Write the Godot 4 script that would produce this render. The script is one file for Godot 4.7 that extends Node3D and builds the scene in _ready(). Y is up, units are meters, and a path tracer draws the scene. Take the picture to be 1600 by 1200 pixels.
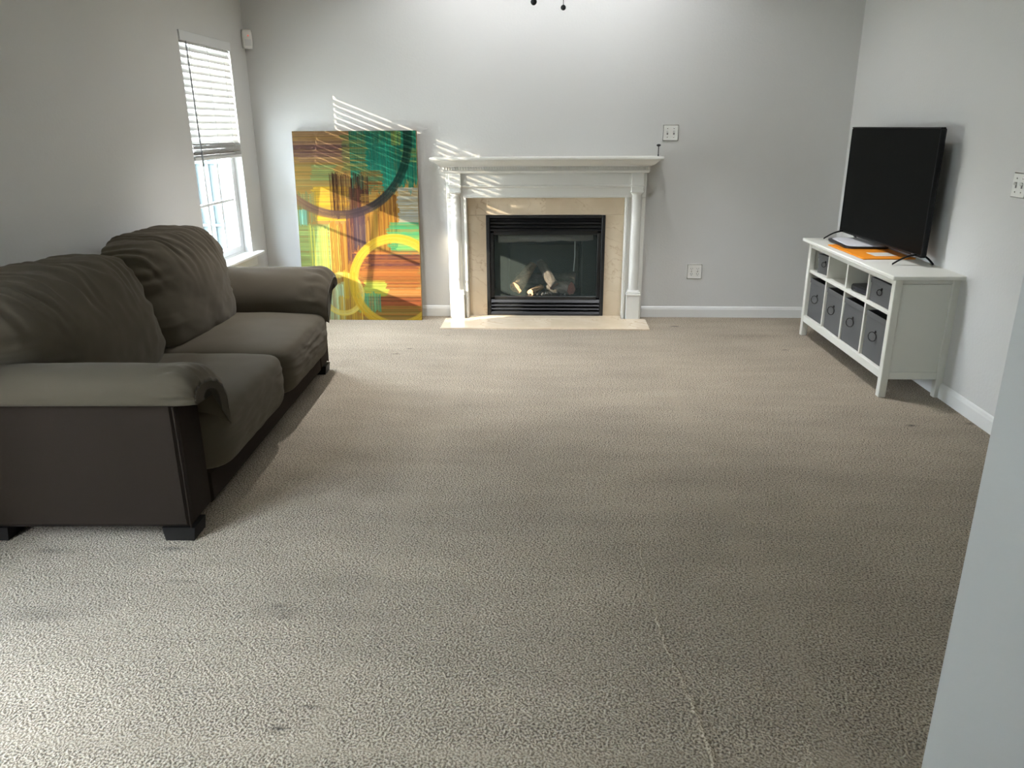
extends Node3D

# World: x right, y up, z towards the camera; the fireplace wall is z = 0, the carpet is y = 0.
const WALL_L := -2.215
const WALL_R := 2.115
const CEIL := 2.75
const REAR := 8.2

var rng := RandomNumberGenerator.new()
var names := {}

# ------------------------------------------------------------------ mesh builder
class MB:
	var v := PackedVector3Array()
	var n := PackedVector3Array()
	var t := PackedVector2Array()
	var ix := PackedInt32Array()

	func _close(v0: int, i0: int, smooth: bool) -> void:
		# orient the piece outwards (Godot: clockwise fronts) and compute its normals
		var c := Vector3.ZERO
		for k in range(v0, v.size()):
			c += v[k]
		c /= maxf(1.0, v.size() - v0)
		var vol := 0.0
		for k in range(i0, ix.size(), 3):
			var a := v[ix[k]] - c
			var b := v[ix[k + 1]] - c
			var d := v[ix[k + 2]] - c
			vol += (a - d).cross(a - b).dot(a + b + d)
		if vol < 0.0:
			for k in range(i0, ix.size(), 3):
				var s := ix[k + 1]
				ix[k + 1] = ix[k + 2]
				ix[k + 2] = s
		for k in range(v0, v.size()):
			n[k] = Vector3.ZERO
		for k in range(i0, ix.size(), 3):
			var fn := (v[ix[k]] - v[ix[k + 2]]).cross(v[ix[k]] - v[ix[k + 1]])
			for j in 3:
				n[ix[k + j]] += fn
		for k in range(v0, v.size()):
			n[k] = n[k].normalized() if n[k].length_squared() > 1e-20 else Vector3.UP

	func add(p: Vector3, uv := Vector2.ZERO) -> int:
		v.append(p)
		n.append(Vector3.UP)
		t.append(uv)
		return v.size() - 1

	func face(pts: Array, uvs: Array = []) -> void:   # a flat convex polygon with corners of its own
		var b := v.size()
		for k in pts.size():
			add(pts[k], uvs[k] if uvs.size() else Vector2(pts[k].x + pts[k].z, pts[k].y))
		for k in range(1, pts.size() - 1):
			ix.append_array(PackedInt32Array([b, b + k, b + k + 1]))

	func box(c: Vector3, s: Vector3, bev := 0.0, bas := Basis.IDENTITY) -> MB:   # a chamfered box
		var v0 := v.size()
		var i0 := ix.size()
		var h := s * 0.5
		bev = minf(bev, minf(h.x, minf(h.y, h.z)) * 0.98)
		var q := func(x: float, y: float, z: float, ax: int) -> Vector3:
			var p := Vector3(x * h.x, y * h.y, z * h.z)
			for k in 3:
				if k != ax:
					p[k] -= signf(p[k]) * bev
			return c + bas * p
		for ax in 3:
			var b1 := (ax + 1) % 3
			var b2 := (ax + 2) % 3
			for sg in [-1.0, 1.0]:
				var f := []
				for w in [[-1.0, -1.0], [1.0, -1.0], [1.0, 1.0], [-1.0, 1.0]]:
					var e := Vector3.ZERO
					e[ax] = sg
					e[b1] = w[0] * sg
					e[b2] = w[1]
					f.append(q.call(e.x, e.y, e.z, ax))
				_oface(f, c)
		if bev > 0.0:
			for ax in 3:
				var b1 := (ax + 1) % 3
				var b2 := (ax + 2) % 3
				for s1 in [-1.0, 1.0]:
					for s2 in [-1.0, 1.0]:
						var e0 := Vector3.ZERO
						e0[ax] = -1.0
						e0[b1] = s1
						e0[b2] = s2
						var e1 := e0
						e1[ax] = 1.0
						_oface([q.call(e0.x, e0.y, e0.z, b1), q.call(e1.x, e1.y, e1.z, b1), q.call(e1.x, e1.y, e1.z, b2), q.call(e0.x, e0.y, e0.z, b2)], c)
			for x in [-1.0, 1.0]:
				for y in [-1.0, 1.0]:
					for z in [-1.0, 1.0]:
						_oface([q.call(x, y, z, 0), q.call(x, y, z, 1), q.call(x, y, z, 2)], c)
		_normals(v0, i0)
		return self

	func _oface(f: Array, c: Vector3) -> void:
		var m := Vector3.ZERO
		for p in f:
			m += p
		m /= f.size()
		if (f[0] - f[2]).cross(f[0] - f[1]).dot(m - c) < 0.0:
			f.reverse()
		face(f)

	func _normals(v0: int, i0: int) -> void:
		for k in range(i0, ix.size(), 3):
			var fn := (v[ix[k]] - v[ix[k + 2]]).cross(v[ix[k]] - v[ix[k + 1]])
			for j in 3:
				n[ix[k + j]] += fn
		for k in range(v0, v.size()):
			n[k] = (n[k] - Vector3.UP).normalized() if n[k].length_squared() > 0.0 else Vector3.UP

	func grid(nu: int, nv: int, f: Callable, wrap_u := false, wrap_v := false, cap := false) -> MB:
		var v0 := v.size()
		var i0 := ix.size()
		var cu := nu if wrap_u else nu + 1
		var cv := nv if wrap_v else nv + 1
		for i in cu:
			for j in cv:
				add(f.call(float(i) / nu, float(j) / nv), Vector2(float(i) / nu, float(j) / nv))
		for i in nu:
			for j in nv:
				var a := v0 + i * cv + j
				var b := v0 + ((i + 1) % cu) * cv + j
				var c := v0 + ((i + 1) % cu) * cv + (j + 1) % cv
				var d := v0 + i * cv + (j + 1) % cv
				ix.append_array(PackedInt32Array([a, b, c, a, c, d]))
		if cap:   # close both ends in u
			for i in [0, cu - 1]:
				var m := Vector3.ZERO
				for j in cv:
					m += v[v0 + i * cv + j]
				m /= cv
				var k := add(m)
				for j in (nv if wrap_v else nv):
					var p: int = v0 + i * cv + j
					var r: int = v0 + i * cv + (j + 1) % cv
					ix.append_array(PackedInt32Array([k, r, p] if i == 0 else [k, p, r]))
		_close(v0, i0, true)
		return self

	func lathe(base: Vector3, prof: Array, seg := 20, bas := Basis.IDENTITY) -> MB:   # prof: [radius, height]
		return grid(prof.size() - 1, seg, func(u: float, w: float) -> Vector3:
			var q = prof[roundi(u * (prof.size() - 1))]
			var a := w * TAU
			return base + bas * Vector3(q[0] * cos(a), q[1], q[0] * sin(a)), false, true, true)

	func tube(path: Array, r: float, seg := 8, closed := false) -> MB:
		var m := path.size()
		return grid(m if closed else m - 1, seg, func(u: float, w: float) -> Vector3:
			var k := roundi(u * (m if closed else m - 1))
			var p: Vector3 = path[k % m]
			var d: Vector3 = (path[(k + 1) % m] if closed or k < m - 1 else path[k]) - (path[(k - 1 + m) % m] if closed or k > 0 else path[k])
			d = d.normalized()
			var s := d.cross(Vector3.UP if absf(d.y) < 0.9 else Vector3.RIGHT).normalized()
			var b := d.cross(s)
			return p + (s * cos(w * TAU) + b * sin(w * TAU)) * r, closed, true, not closed)

	func prism(pts: Array, z0: Vector3, ex: Vector3, ey: Vector3, ez: Vector3) -> MB:   # polygon pts (x,y) in ex,ey extruded along ez
		var v0 := v.size()
		var i0 := ix.size()
		var a := []
		var b := []
		for p in pts:
			a.append(z0 + ex * p.x + ey * p.y)
			b.append(z0 + ex * p.x + ey * p.y + ez)
		var poly := PackedVector2Array(pts)
		var tri := Geometry2D.triangulate_polygon(poly)
		for side in [a, b]:
			var o := v.size()
			for p in side:
				add(p)
			for k in range(0, tri.size(), 3):
				if side == a:
					ix.append_array(PackedInt32Array([o + tri[k], o + tri[k + 1], o + tri[k + 2]]))
				else:
					ix.append_array(PackedInt32Array([o + tri[k], o + tri[k + 2], o + tri[k + 1]]))
		# sides wound to agree with the caps
		var area := 0.0
		for k in pts.size():
			area += pts[k].cross(pts[(k + 1) % pts.size()])
		var tarea := 0.0
		for k in range(0, tri.size(), 3):
			tarea += (poly[tri[k + 1]] - poly[tri[k]]).cross(poly[tri[k + 2]] - poly[tri[k]])
		for k in pts.size():
			var l := (k + 1) % pts.size()
			if (area > 0.0) == (tarea > 0.0):
				face([a[l], a[k], b[k], b[l]])
			else:
				face([a[k], a[l], b[l], b[k]])
		_close(v0, i0, false)
		return self

	func mesh() -> ArrayMesh:
		var arr := []
		arr.resize(Mesh.ARRAY_MAX)
		arr[Mesh.ARRAY_VERTEX] = v
		arr[Mesh.ARRAY_NORMAL] = n
		arr[Mesh.ARRAY_TEX_UV] = t
		arr[Mesh.ARRAY_TEX_UV2] = t
		arr[Mesh.ARRAY_INDEX] = ix
		var m := ArrayMesh.new()
		m.add_surface_from_arrays(Mesh.PRIMITIVE_TRIANGLES, arr)
		return m

# ------------------------------------------------------------------ scene helpers
func numbered(s: String) -> String:
	if not names.has(s):
		names[s] = 0
		return s
	names[s] += 1
	return "%s_%03d" % [s, names[s]]

func tag(o: Node3D, label: String, category: String, group := "") -> Node3D:
	o.set_meta("label", label)
	o.set_meta("category", category)
	if group:
		o.set_meta("group", group)
	return o

func thing(called: String, label: String, category: String, at := Vector3.ZERO, turn := 0.0, group := "") -> Node3D:
	var o := Node3D.new()
	o.name = numbered(called)
	add_child(o)
	o.position = at
	o.rotation.y = turn
	return tag(o, label, category, group)

func obj(called: String, m: MB, mat: Material, parent: Node3D = null) -> MeshInstance3D:
	var o := MeshInstance3D.new()
	o.mesh = m.mesh()
	o.material_override = mat
	if parent:
		o.name = called
		parent.add_child(o, true)
		var k := 0
		var base := called
		for c in parent.get_children():
			if c != o and (c.name == base or String(c.name).begins_with(base + "_") and String(c.name).substr(base.length() + 1).is_valid_int()):
				k += 1
		o.name = base if k == 0 else "%s_%03d" % [base, k]
	else:
		o.name = numbered(called)
		add_child(o)
	return o

func struct(called: String, m: MB, mat: Material) -> MeshInstance3D:
	var o := obj(called, m, mat)
	o.set_meta("kind", "structure")
	return o

func c8(r: int, g: int, b: int, a := 255) -> Color:
	return Color8(r, g, b, a)

func mat(c: Color, rough := 0.6, spec := 0.5, metal := 0.0) -> StandardMaterial3D:
	var m := StandardMaterial3D.new()
	m.albedo_color = c
	m.roughness = rough
	m.metallic_specular = spec
	m.metallic = metal
	return m

func noise_tex(size: int, freq: float, oct := 3, kind := FastNoiseLite.TYPE_SIMPLEX_SMOOTH, ramp: Gradient = null, sd := 1) -> NoiseTexture2D:
	var f := FastNoiseLite.new()
	f.noise_type = kind
	f.seed = sd
	f.frequency = freq
	f.fractal_octaves = oct
	var t := NoiseTexture2D.new()
	t.width = size
	t.height = size
	t.seamless = true
	t.noise = f
	if ramp:
		t.color_ramp = ramp
	return t

func ramp(stops: Array) -> Gradient:
	var g := Gradient.new()
	var o := PackedFloat32Array()
	var c := PackedColorArray()
	for s in stops:
		o.append(s[0])
		c.append(s[1])
	g.offsets = o
	g.colors = c
	return g

func relief(m: StandardMaterial3D, tex: Texture2D, cm: float, scale: float, world := true) -> StandardMaterial3D:
	m.heightmap_enabled = true
	m.heightmap_texture = tex
	m.heightmap_scale = cm
	m.uv1_triplanar = true
	m.uv1_world_triplanar = world
	m.uv1_scale = Vector3.ONE * scale
	return m

func glass(a := 0.06) -> StandardMaterial3D:
	var m := mat(Color(0.9, 1.0, 0.97, a), 0.02, 0.5)
	m.transparency = BaseMaterial3D.TRANSPARENCY_ALPHA
	return m

func slab(m: MB, o: Vector3, eu: Vector3, ev: Vector3, en: Vector3, us: Array, vs: Array, holes: Array) -> MB:
	# a wall of thickness en with rectangular openings; holes: [u0, v0, u1, v1]
	var cu := us.duplicate()
	var cv := vs.duplicate()
	for h in holes:
		for k in [h[0], h[2]]:
			if not cu.has(k): cu.append(k)
		for k in [h[1], h[3]]:
			if not cv.has(k): cv.append(k)
	cu.sort()
	cv.sort()
	var solid := func(i: int, j: int) -> bool:
		if i < 0 or j < 0 or i >= cu.size() - 1 or j >= cv.size() - 1:
			return false
		var u: float = (cu[i] + cu[i + 1]) / 2.0
		var w: float = (cv[j] + cv[j + 1]) / 2.0
		for h in holes:
			if u > h[0] and u < h[2] and w > h[1] and w < h[3]:
				return false
		return true
	var v0 := m.v.size()
	var i0 := m.ix.size()
	for i in cu.size() - 1:
		for j in cv.size() - 1:
			if not solid.call(i, j):
				continue
			var a: Vector3 = o + eu * cu[i] + ev * cv[j]
			var b: Vector3 = o + eu * cu[i + 1] + ev * cv[j]
			var c: Vector3 = o + eu * cu[i + 1] + ev * cv[j + 1]
			var d: Vector3 = o + eu * cu[i] + ev * cv[j + 1]
			var mid := (a + c) / 2.0 + en / 2.0
			m._oface([a, b, c, d], mid)
			m._oface([a + en, b + en, c + en, d + en], mid)
			if not solid.call(i - 1, j): m._oface([a, d, d + en, a + en], mid)
			if not solid.call(i + 1, j): m._oface([b, c, c + en, b + en], mid)
			if not solid.call(i, j - 1): m._oface([a, b, b + en, a + en], mid)
			if not solid.call(i, j + 1): m._oface([d, c, c + en, d + en], mid)
	m._normals(v0, i0)
	return m

var M := {}

func materials() -> void:
	var orange_peel := noise_tex(512, 0.04, 3)
	M.wall = relief(mat(c8(214, 213, 209), 0.62, 0.42), orange_peel, 0.05, 2.0)
	M.ceiling = mat(c8(240, 240, 236), 0.9, 0.3)
	M.trim = mat(c8(232, 232, 228), 0.38, 0.5)
	M.white = mat(c8(228, 227, 219), 0.42, 0.5)
	M.plate = mat(c8(238, 237, 230), 0.3, 0.5)
	M.vinyl = mat(c8(240, 242, 242), 0.4, 0.5)
	M.glass = glass(0.05)
	M.black = mat(c8(16, 17, 18), 0.42, 0.5)
	M.dark_metal = mat(c8(34, 32, 30), 0.4, 0.5, 0.6)
	M.chrome = mat(c8(190, 188, 182), 0.25, 0.5, 1.0)

# ------------------------------------------------------------------ main
func _ready() -> void:
	rng.seed = 11
	var cam := Camera3D.new()
	cam.name = "camera"
	add_child(cam)
	cam.position = Vector3(0, 1.4125, 5.8748)
	cam.rotation_order = EULER_ORDER_YXZ
	cam.rotation_degrees = Vector3(-18.5776, 3.0448, -0.4117)
	cam.fov = 53.279
	cam.near = 0.02
	cam.far = 200.0
	cam.current = true

	var env := Environment.new()
	env.background_mode = Environment.BG_SKY
	var sm := ProceduralSkyMaterial.new()
	sm.sky_top_color = c8(196, 212, 230)
	sm.sky_horizon_color = c8(230, 238, 245)
	sm.sky_curve = 0.2
	sm.ground_bottom_color = c8(120, 125, 115)
	sm.ground_horizon_color = c8(200, 205, 205)
	sm.sky_energy_multiplier = 1.0
	var sky := Sky.new()
	sky.sky_material = sm
	env.sky = sky
	env.background_energy_multiplier = 66.0
	env.tonemap_mode = Environment.TONE_MAPPER_LINEAR
	env.tonemap_exposure = 1.0
	env.sdfgi_enabled = true
	env.ssao_enabled = true
	env.ssil_enabled = true
	var we := WorldEnvironment.new()
	we.name = "world_environment"
	we.environment = env
	add_child(we)

	var sun := DirectionalLight3D.new()
	sun.name = "sun"
	sun.light_color = Color(1.0, 0.95, 0.86)
	sun.light_energy = 6.4
	sun.light_angular_distance = 0.5
	sun.shadow_enabled = true
	sun.sky_mode = DirectionalLight3D.SKY_MODE_LIGHT_ONLY
	add_child(sun)
	sun.look_at_from_position(Vector3.ZERO, Vector3(2.11, -0.825, -1.0))

	materials()
	shell()
	window_left()
	glass_door()
	outside()
	downlights()
	fireplace()
	sofa()
	painting()
	console()
	television()
	wall_plates()
	ceiling_fan()

# ------------------------------------------------------------------ room
func shell() -> void:
	# carpet
	var tuft := noise_tex(1024, 0.135, 2, FastNoiseLite.TYPE_SIMPLEX_SMOOTH, null, 5)
	var tone := noise_tex(1024, 0.135, 2, FastNoiseLite.TYPE_SIMPLEX_SMOOTH, ramp([[0.0, c8(52, 45, 36)], [0.25, c8(122, 110, 93)], [0.5, c8(167, 154, 134)], [1.0, c8(214, 202, 183)]]), 5)
	var cm := mat(Color.WHITE, 0.95, 0.15)
	cm.albedo_texture = tone
	cm.heightmap_enabled = true
	cm.heightmap_texture = tuft
	cm.heightmap_scale = 0.62
	cm.rim_enabled = true
	cm.rim = 0.3
	cm.rim_tint = 0.6
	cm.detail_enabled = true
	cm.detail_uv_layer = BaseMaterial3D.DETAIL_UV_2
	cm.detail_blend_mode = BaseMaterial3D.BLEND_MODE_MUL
	cm.detail_albedo = carpet_wear_dent_shade()
	M.carpet = cm
	var x0 := WALL_L - 0.16
	var fl := MB.new()
	var v0 := 0
	fl._oface([Vector3(x0, 0, -0.1), Vector3(2.3, 0, -0.1), Vector3(2.3, 0, REAR + 0.1), Vector3(x0, 0, REAR + 0.1)], Vector3(0, -1, 3))
	fl._oface([Vector3(x0, -0.2, -0.1), Vector3(2.3, -0.2, -0.1), Vector3(2.3, -0.2, REAR + 0.1), Vector3(x0, -0.2, REAR + 0.1)], Vector3(0, 0, 3))
	fl._normals(v0, 0)
	for k in fl.v.size():
		fl.t[k] = Vector2(fl.v[k].x, fl.v[k].z) / 1.25
	var fo := struct("floor", fl, cm)
	var am: ArrayMesh = fo.mesh
	var arr := am.surface_get_arrays(0)
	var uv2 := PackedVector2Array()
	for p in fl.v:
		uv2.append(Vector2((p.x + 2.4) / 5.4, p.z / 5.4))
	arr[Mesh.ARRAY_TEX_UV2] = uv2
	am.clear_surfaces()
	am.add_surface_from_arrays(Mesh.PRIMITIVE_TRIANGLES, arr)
	tag(fo, "beige cut pile carpet with worn traffic marks covering the room", "carpet")
	# the raised seam that runs towards the camera
	var path := []
	for k in 60:
		var s := k / 59.0
		path.append(Vector3(0.293 + 0.09 * s + 0.012 * sin(s * 9.0) + rng.randf_range(-0.006, 0.006), -0.0022 + rng.randf_range(-0.0018, 0.0014), 3.26 + 1.25 * s))
	var seam := MB.new().grid(59, 6, func(u: float, w: float) -> Vector3:
		var p: Vector3 = path[roundi(u * 59.0)]
		var a := PI * w
		var r := 0.003 + 0.0035 * u
		return p + Vector3(-cos(a) * r * 1.3, sin(a) * r, 0))
	for k in seam.v.size():
		seam.t[k] = Vector2(seam.v[k].x, seam.v[k].z) / 1.25
	var so := obj("carpet_seam", seam, seam_material(tone, tuft), fo)
	so.set_meta("label", "raised seam in the carpet")

	# walls, thick, with the openings that let daylight in
	var w := MB.new()
	slab(w, Vector3(0, 0, 0), Vector3.RIGHT, Vector3.UP, Vector3(0, 0, -0.14), [WALL_L - 0.16, WALL_R + 0.14], [-0.2, CEIL + 0.1], [[-0.05 - 0.43, 0.0, -0.05 + 0.43, 0.76]])
	struct("wall_back", w, M.wall)
	w = MB.new()
	slab(w, Vector3(WALL_L, 0, 0), Vector3.BACK, Vector3.UP, Vector3(-0.16, 0, 0), [0.0, REAR + 0.14], [-0.2, CEIL + 0.1], [[0.29, 0.545, 1.05, 1.97], [4.28, 0.0, 6.28, 2.05]])
	struct("wall_left", w, M.wall)
	w = MB.new()
	slab(w, Vector3(WALL_R, 0, 0), Vector3.BACK, Vector3.UP, Vector3(0.14, 0, 0), [0.0, REAR], [-0.2, CEIL + 0.1], [])
	struct("wall_right", w, M.wall)
	# the angled wall whose near corner shows at the right edge of the frame
	w = MB.new()
	var ang := deg_to_rad(33.0)
	slab(w, Vector3(0.645, 0, 4.8), Vector3(cos(ang), 0, sin(ang)), Vector3.UP, Vector3(sin(ang), 0, -cos(ang)) * 0.12, [0.0, 1.76], [-0.2, CEIL + 0.1], [])
	struct("wall_partition", w, M.wall)
	w = MB.new()
	slab(w, Vector3(0, 0, REAR), Vector3.RIGHT, Vector3.UP, Vector3(0, 0, 0.14), [WALL_L, WALL_R], [-0.2, CEIL + 0.1], [])
	struct("wall_front", w, mat(c8(118, 96, 78), 0.6))
	w = MB.new()
	slab(w, Vector3(0, CEIL, 0), Vector3.RIGHT, Vector3.BACK, Vector3(0, 0.1, 0), [WALL_L, WALL_R], [0.0, REAR], [])
	struct("ceiling", w, M.ceiling)

	# baseboards
	var bb := [Vector2(0, 0), Vector2(0.014, 0), Vector2(0.014, 0.062), Vector2(0.011, 0.07), Vector2(0.009, 0.078), Vector2(0.004, 0.084), Vector2(0, 0.084)]
	var b := MB.new().prism(bb, Vector3(WALL_L, 0, 0), Vector3.BACK, Vector3.UP, Vector3(-0.05 - 0.745 - WALL_L, 0, 0))
	b.prism(bb, Vector3(-0.05 + 0.745, 0, 0), Vector3.BACK, Vector3.UP, Vector3(WALL_R - 0.695, 0, 0))
	struct("baseboard_back", b, M.trim)
	b = MB.new().prism(bb, Vector3(WALL_R, 0, 0.014), Vector3.LEFT, Vector3.UP, Vector3(0, 0, 4.786))
	struct("baseboard_right", b, M.trim)
	b = MB.new().prism(bb, Vector3(WALL_L, 0, 0.014), Vector3.RIGHT, Vector3.UP, Vector3(0, 0, 4.2))
	struct("baseboard_left", b, M.trim)

func seam_material(tone: Texture2D, tuft: Texture2D) -> StandardMaterial3D:
	var m := mat(Color.WHITE, 0.95, 0.15)
	m.albedo_texture = tone
	m.heightmap_enabled = true
	m.heightmap_texture = tuft
	m.heightmap_scale = 0.62
	return m

func carpet_wear_dent_shade() -> ImageTexture:
	# wear and stains of the pile, plus painted shade of small dents, one texel about 7 mm; x from -2.4 to 3.0, z from 0 to 5.4
	var s := 768
	var big := FastNoiseLite.new()
	big.seed = 3
	big.frequency = 0.006
	big.fractal_octaves = 3
	var lane := FastNoiseLite.new()
	lane.seed = 8
	lane.frequency = 0.02
	lane.fractal_octaves = 2
	var im := Image.create(s, s, false, Image.FORMAT_RGB8)
	for y in s:
		for x in s:
			var k := 0.95 + 0.07 * big.get_noise_2d(x, y * 1.6) + 0.035 * lane.get_noise_2d(x * 0.6, y * 2.5)
			im.set_pixel(x, y, Color(k, k * (1.0 - 0.006), k * (1.0 - 0.012)))
	# stains, and dark marks painted for the shade of pile dents: x, z, radius x, radius z, strength
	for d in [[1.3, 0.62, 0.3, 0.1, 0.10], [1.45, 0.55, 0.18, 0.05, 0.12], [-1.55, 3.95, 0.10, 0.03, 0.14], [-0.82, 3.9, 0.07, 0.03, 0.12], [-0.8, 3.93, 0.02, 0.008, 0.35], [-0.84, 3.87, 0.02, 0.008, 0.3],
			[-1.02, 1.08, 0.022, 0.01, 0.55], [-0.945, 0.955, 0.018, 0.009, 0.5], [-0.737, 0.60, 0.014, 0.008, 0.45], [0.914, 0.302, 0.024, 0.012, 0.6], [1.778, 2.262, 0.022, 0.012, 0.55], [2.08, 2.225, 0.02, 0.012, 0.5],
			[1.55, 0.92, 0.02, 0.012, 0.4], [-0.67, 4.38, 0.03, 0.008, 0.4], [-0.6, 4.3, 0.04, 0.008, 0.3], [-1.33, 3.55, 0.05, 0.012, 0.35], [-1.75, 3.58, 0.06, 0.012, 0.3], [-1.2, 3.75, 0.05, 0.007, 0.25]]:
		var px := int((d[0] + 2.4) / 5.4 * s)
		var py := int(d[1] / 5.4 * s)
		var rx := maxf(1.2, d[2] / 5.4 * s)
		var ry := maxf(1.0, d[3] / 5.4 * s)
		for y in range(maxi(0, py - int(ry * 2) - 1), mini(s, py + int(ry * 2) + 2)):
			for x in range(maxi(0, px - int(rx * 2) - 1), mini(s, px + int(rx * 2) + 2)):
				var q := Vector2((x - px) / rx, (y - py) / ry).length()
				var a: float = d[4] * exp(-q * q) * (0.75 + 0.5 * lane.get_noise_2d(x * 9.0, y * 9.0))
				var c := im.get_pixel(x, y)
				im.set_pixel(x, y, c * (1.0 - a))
	return ImageTexture.create_from_image(im)

# ------------------------------------------------------------------ the window behind the sofa
func window_left() -> void:
	var root := Node3D.new()
	root.name = "window_1"
	root.set_meta("kind", "structure")
	add_child(root)
	var z0 := 0.29
	var z1 := 1.05
	# outer frame and stops
	var f := MB.new()
	for z in [z0 + 0.006, z1 - 0.006]:
		f.box(Vector3(-2.325, 1.2575, z), Vector3(0.1, 1.425, 0.012), 0.002)
	for y in [0.552, 1.963]:
		f.box(Vector3(-2.325, y, 0.67), Vector3(0.1, 0.014, 0.736), 0.002)
	obj("window_frame", f, M.vinyl, root)
	for part in [[-2.292, 0.56, 1.262, 0.045, 0.3], [-2.332, 1.238, 1.955, 0.026, 0.3]]:
		var x: float = part[0]
		var ya: float = part[1]
		var yb: float = part[2]
		var st: float = part[3]
		var sash := MB.new()
		for z in [z0 + 0.012 + st / 2, z1 - 0.012 - st / 2]:
			sash.box(Vector3(x, (ya + yb) / 2, z), Vector3(0.034, yb - ya, st), 0.004)
		var rail := 0.045 if ya < 1.0 else 0.03
		for y in [ya + rail / 2, yb - 0.012]:
			sash.box(Vector3(x, y, 0.67), Vector3(0.034, rail if y < 1.0 or ya > 1.0 else 0.03, 0.736 - 2 * st), 0.004)
		var so := obj("sash", sash, M.vinyl, root)
		var g0 := z0 + 0.012 + st
		var g1 := z1 - 0.012 - st
		var ga := ya + rail
		var gb := yb - 0.024
		for k in [1, 2]:
			obj("muntin", MB.new().box(Vector3(x, (ga + gb) / 2, lerpf(g0, g1, k / 3.0)), Vector3(0.016, gb - ga, 0.02), 0.003), M.vinyl, so)
		obj("muntin", MB.new().box(Vector3(x, (ga + gb) / 2 + 0.01, 0.67), Vector3(0.015, 0.02, g1 - g0), 0.003), M.vinyl, so)
		var pane := MB.new()
		pane.face([Vector3(x - 0.002, ga, g0), Vector3(x - 0.002, gb, g0), Vector3(x - 0.002, gb, g1), Vector3(x - 0.002, ga, g1)])
		pane._normals(0, 0)
		obj("pane", pane, M.glass, so)
	# stool and apron
	obj("window_sill", MB.new().box(Vector3(-2.2475, 0.5365, 0.67), Vector3(0.066, 0.022, 0.752), 0.001).box(Vector3(-2.183, 0.5365, 0.67), Vector3(0.062, 0.022, 0.93), 0.005), M.trim, root)
	obj("apron", MB.new().box(Vector3(-2.207, 0.487, 0.67), Vector3(0.016, 0.075, 0.84), 0.003), M.trim, root)

	# blind: closed slats above, the rest of the slats stacked on the bottom rail
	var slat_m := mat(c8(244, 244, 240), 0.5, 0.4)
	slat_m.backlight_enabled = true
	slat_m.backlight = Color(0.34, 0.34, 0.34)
	var bl := thing("window_blind", "white slatted blind half lowered over the window behind the sofa", "blind", Vector3(-2.233, 1.22, 0.67))
	obj("headrail", MB.new().box(Vector3(-0.005, 0.723, 0), Vector3(0.045, 0.04, 0.742), 0.002), mat(c8(225, 225, 222), 0.5), bl)
	obj("valance", MB.new().box(Vector3(0.024, 0.722, 0), Vector3(0.008, 0.056, 0.756), 0.002).box(Vector3(0.012, 0.747, 0), Vector3(0.03, 0.005, 0.756), 0.001), mat(c8(226, 227, 226), 0.5), bl)
	var prof := func(width: float, thick: float, bow: float) -> Array:
		var p := []
		for k in 7:
			var s := k / 6.0 - 0.5
			p.append(Vector2(s * width, bow * (1.0 - 4.0 * s * s) + thick / 2))
		for k in 7:
			var s := 0.5 - k / 6.0
			p.append(Vector2(s * width, bow * (1.0 - 4.0 * s * s) - thick / 2))
		return p
	var pr: Array = prof.call(0.05, 0.0026, 0.0035)
	for k in 15:
		var y := 0.122 + 0.0415 * k
		var th := deg_to_rad(-60.5 + rng.randf_range(-1.0, 1.0))
		var ex := Vector3(cos(th), sin(th), 0)
		var ey := Vector3(-sin(th), cos(th), 0)
		var jz := rng.randf_range(-0.002, 0.002)
		obj("slat", MB.new().prism(pr, Vector3(0, y, -0.371 + jz), ex, ey, Vector3(0, 0, 0.742)), slat_m, bl)
	var shaded_stack_m := mat(c8(205, 203, 200), 0.5, 0.4)  # same white slats; the shade of the stack is put into this grey
	var pr2: Array = prof.call(0.05, 0.0026, 0.002)
	for k in 15:
		obj("slat", MB.new().prism(pr2, Vector3(rng.randf_range(-0.003, 0.003), 0.0285 + 0.0052 * k, -0.371 + rng.randf_range(-0.004, 0.004)), Vector3(1, rng.randf_range(-0.06, 0.06), 0), Vector3.UP, Vector3(0, rng.randf_range(-0.004, 0.004), 0.742)), shaded_stack_m, bl)
	obj("bottom_rail", MB.new().box(Vector3(0, 0.013, 0), Vector3(0.052, 0.022, 0.744), 0.004), mat(c8(232, 232, 230), 0.5), bl)
	var cord_m := mat(c8(214, 214, 210), 0.8)
	for z in [-0.25, 0.0, 0.25]:
		for x in [-0.022, 0.022]:
			obj("ladder_cord", MB.new().tube([Vector3(x, 0.02, z), Vector3(x, 0.4, z), Vector3(x, 0.71, z)], 0.0012, 6), cord_m, bl)
		# slack loops of the ladders by the stacked slats
		var lp := []
		for k in 9:
			var a := k / 8.0
			lp.append(Vector3(0.027 + 0.006 * sin(a * PI), 0.03 + 0.07 * a, z + 0.025 * sin(a * TAU)))
		obj("ladder_cord", MB.new().tube(lp, 0.0014, 6), cord_m, bl)
	obj("tilt_wand", MB.new().tube([Vector3(0.04, 0.69, 0.335), Vector3(0.047, 0.3, 0.335), Vector3(0.05, -0.03, 0.33)], 0.005, 8), mat(c8(150, 152, 152), 0.4), bl)

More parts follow.
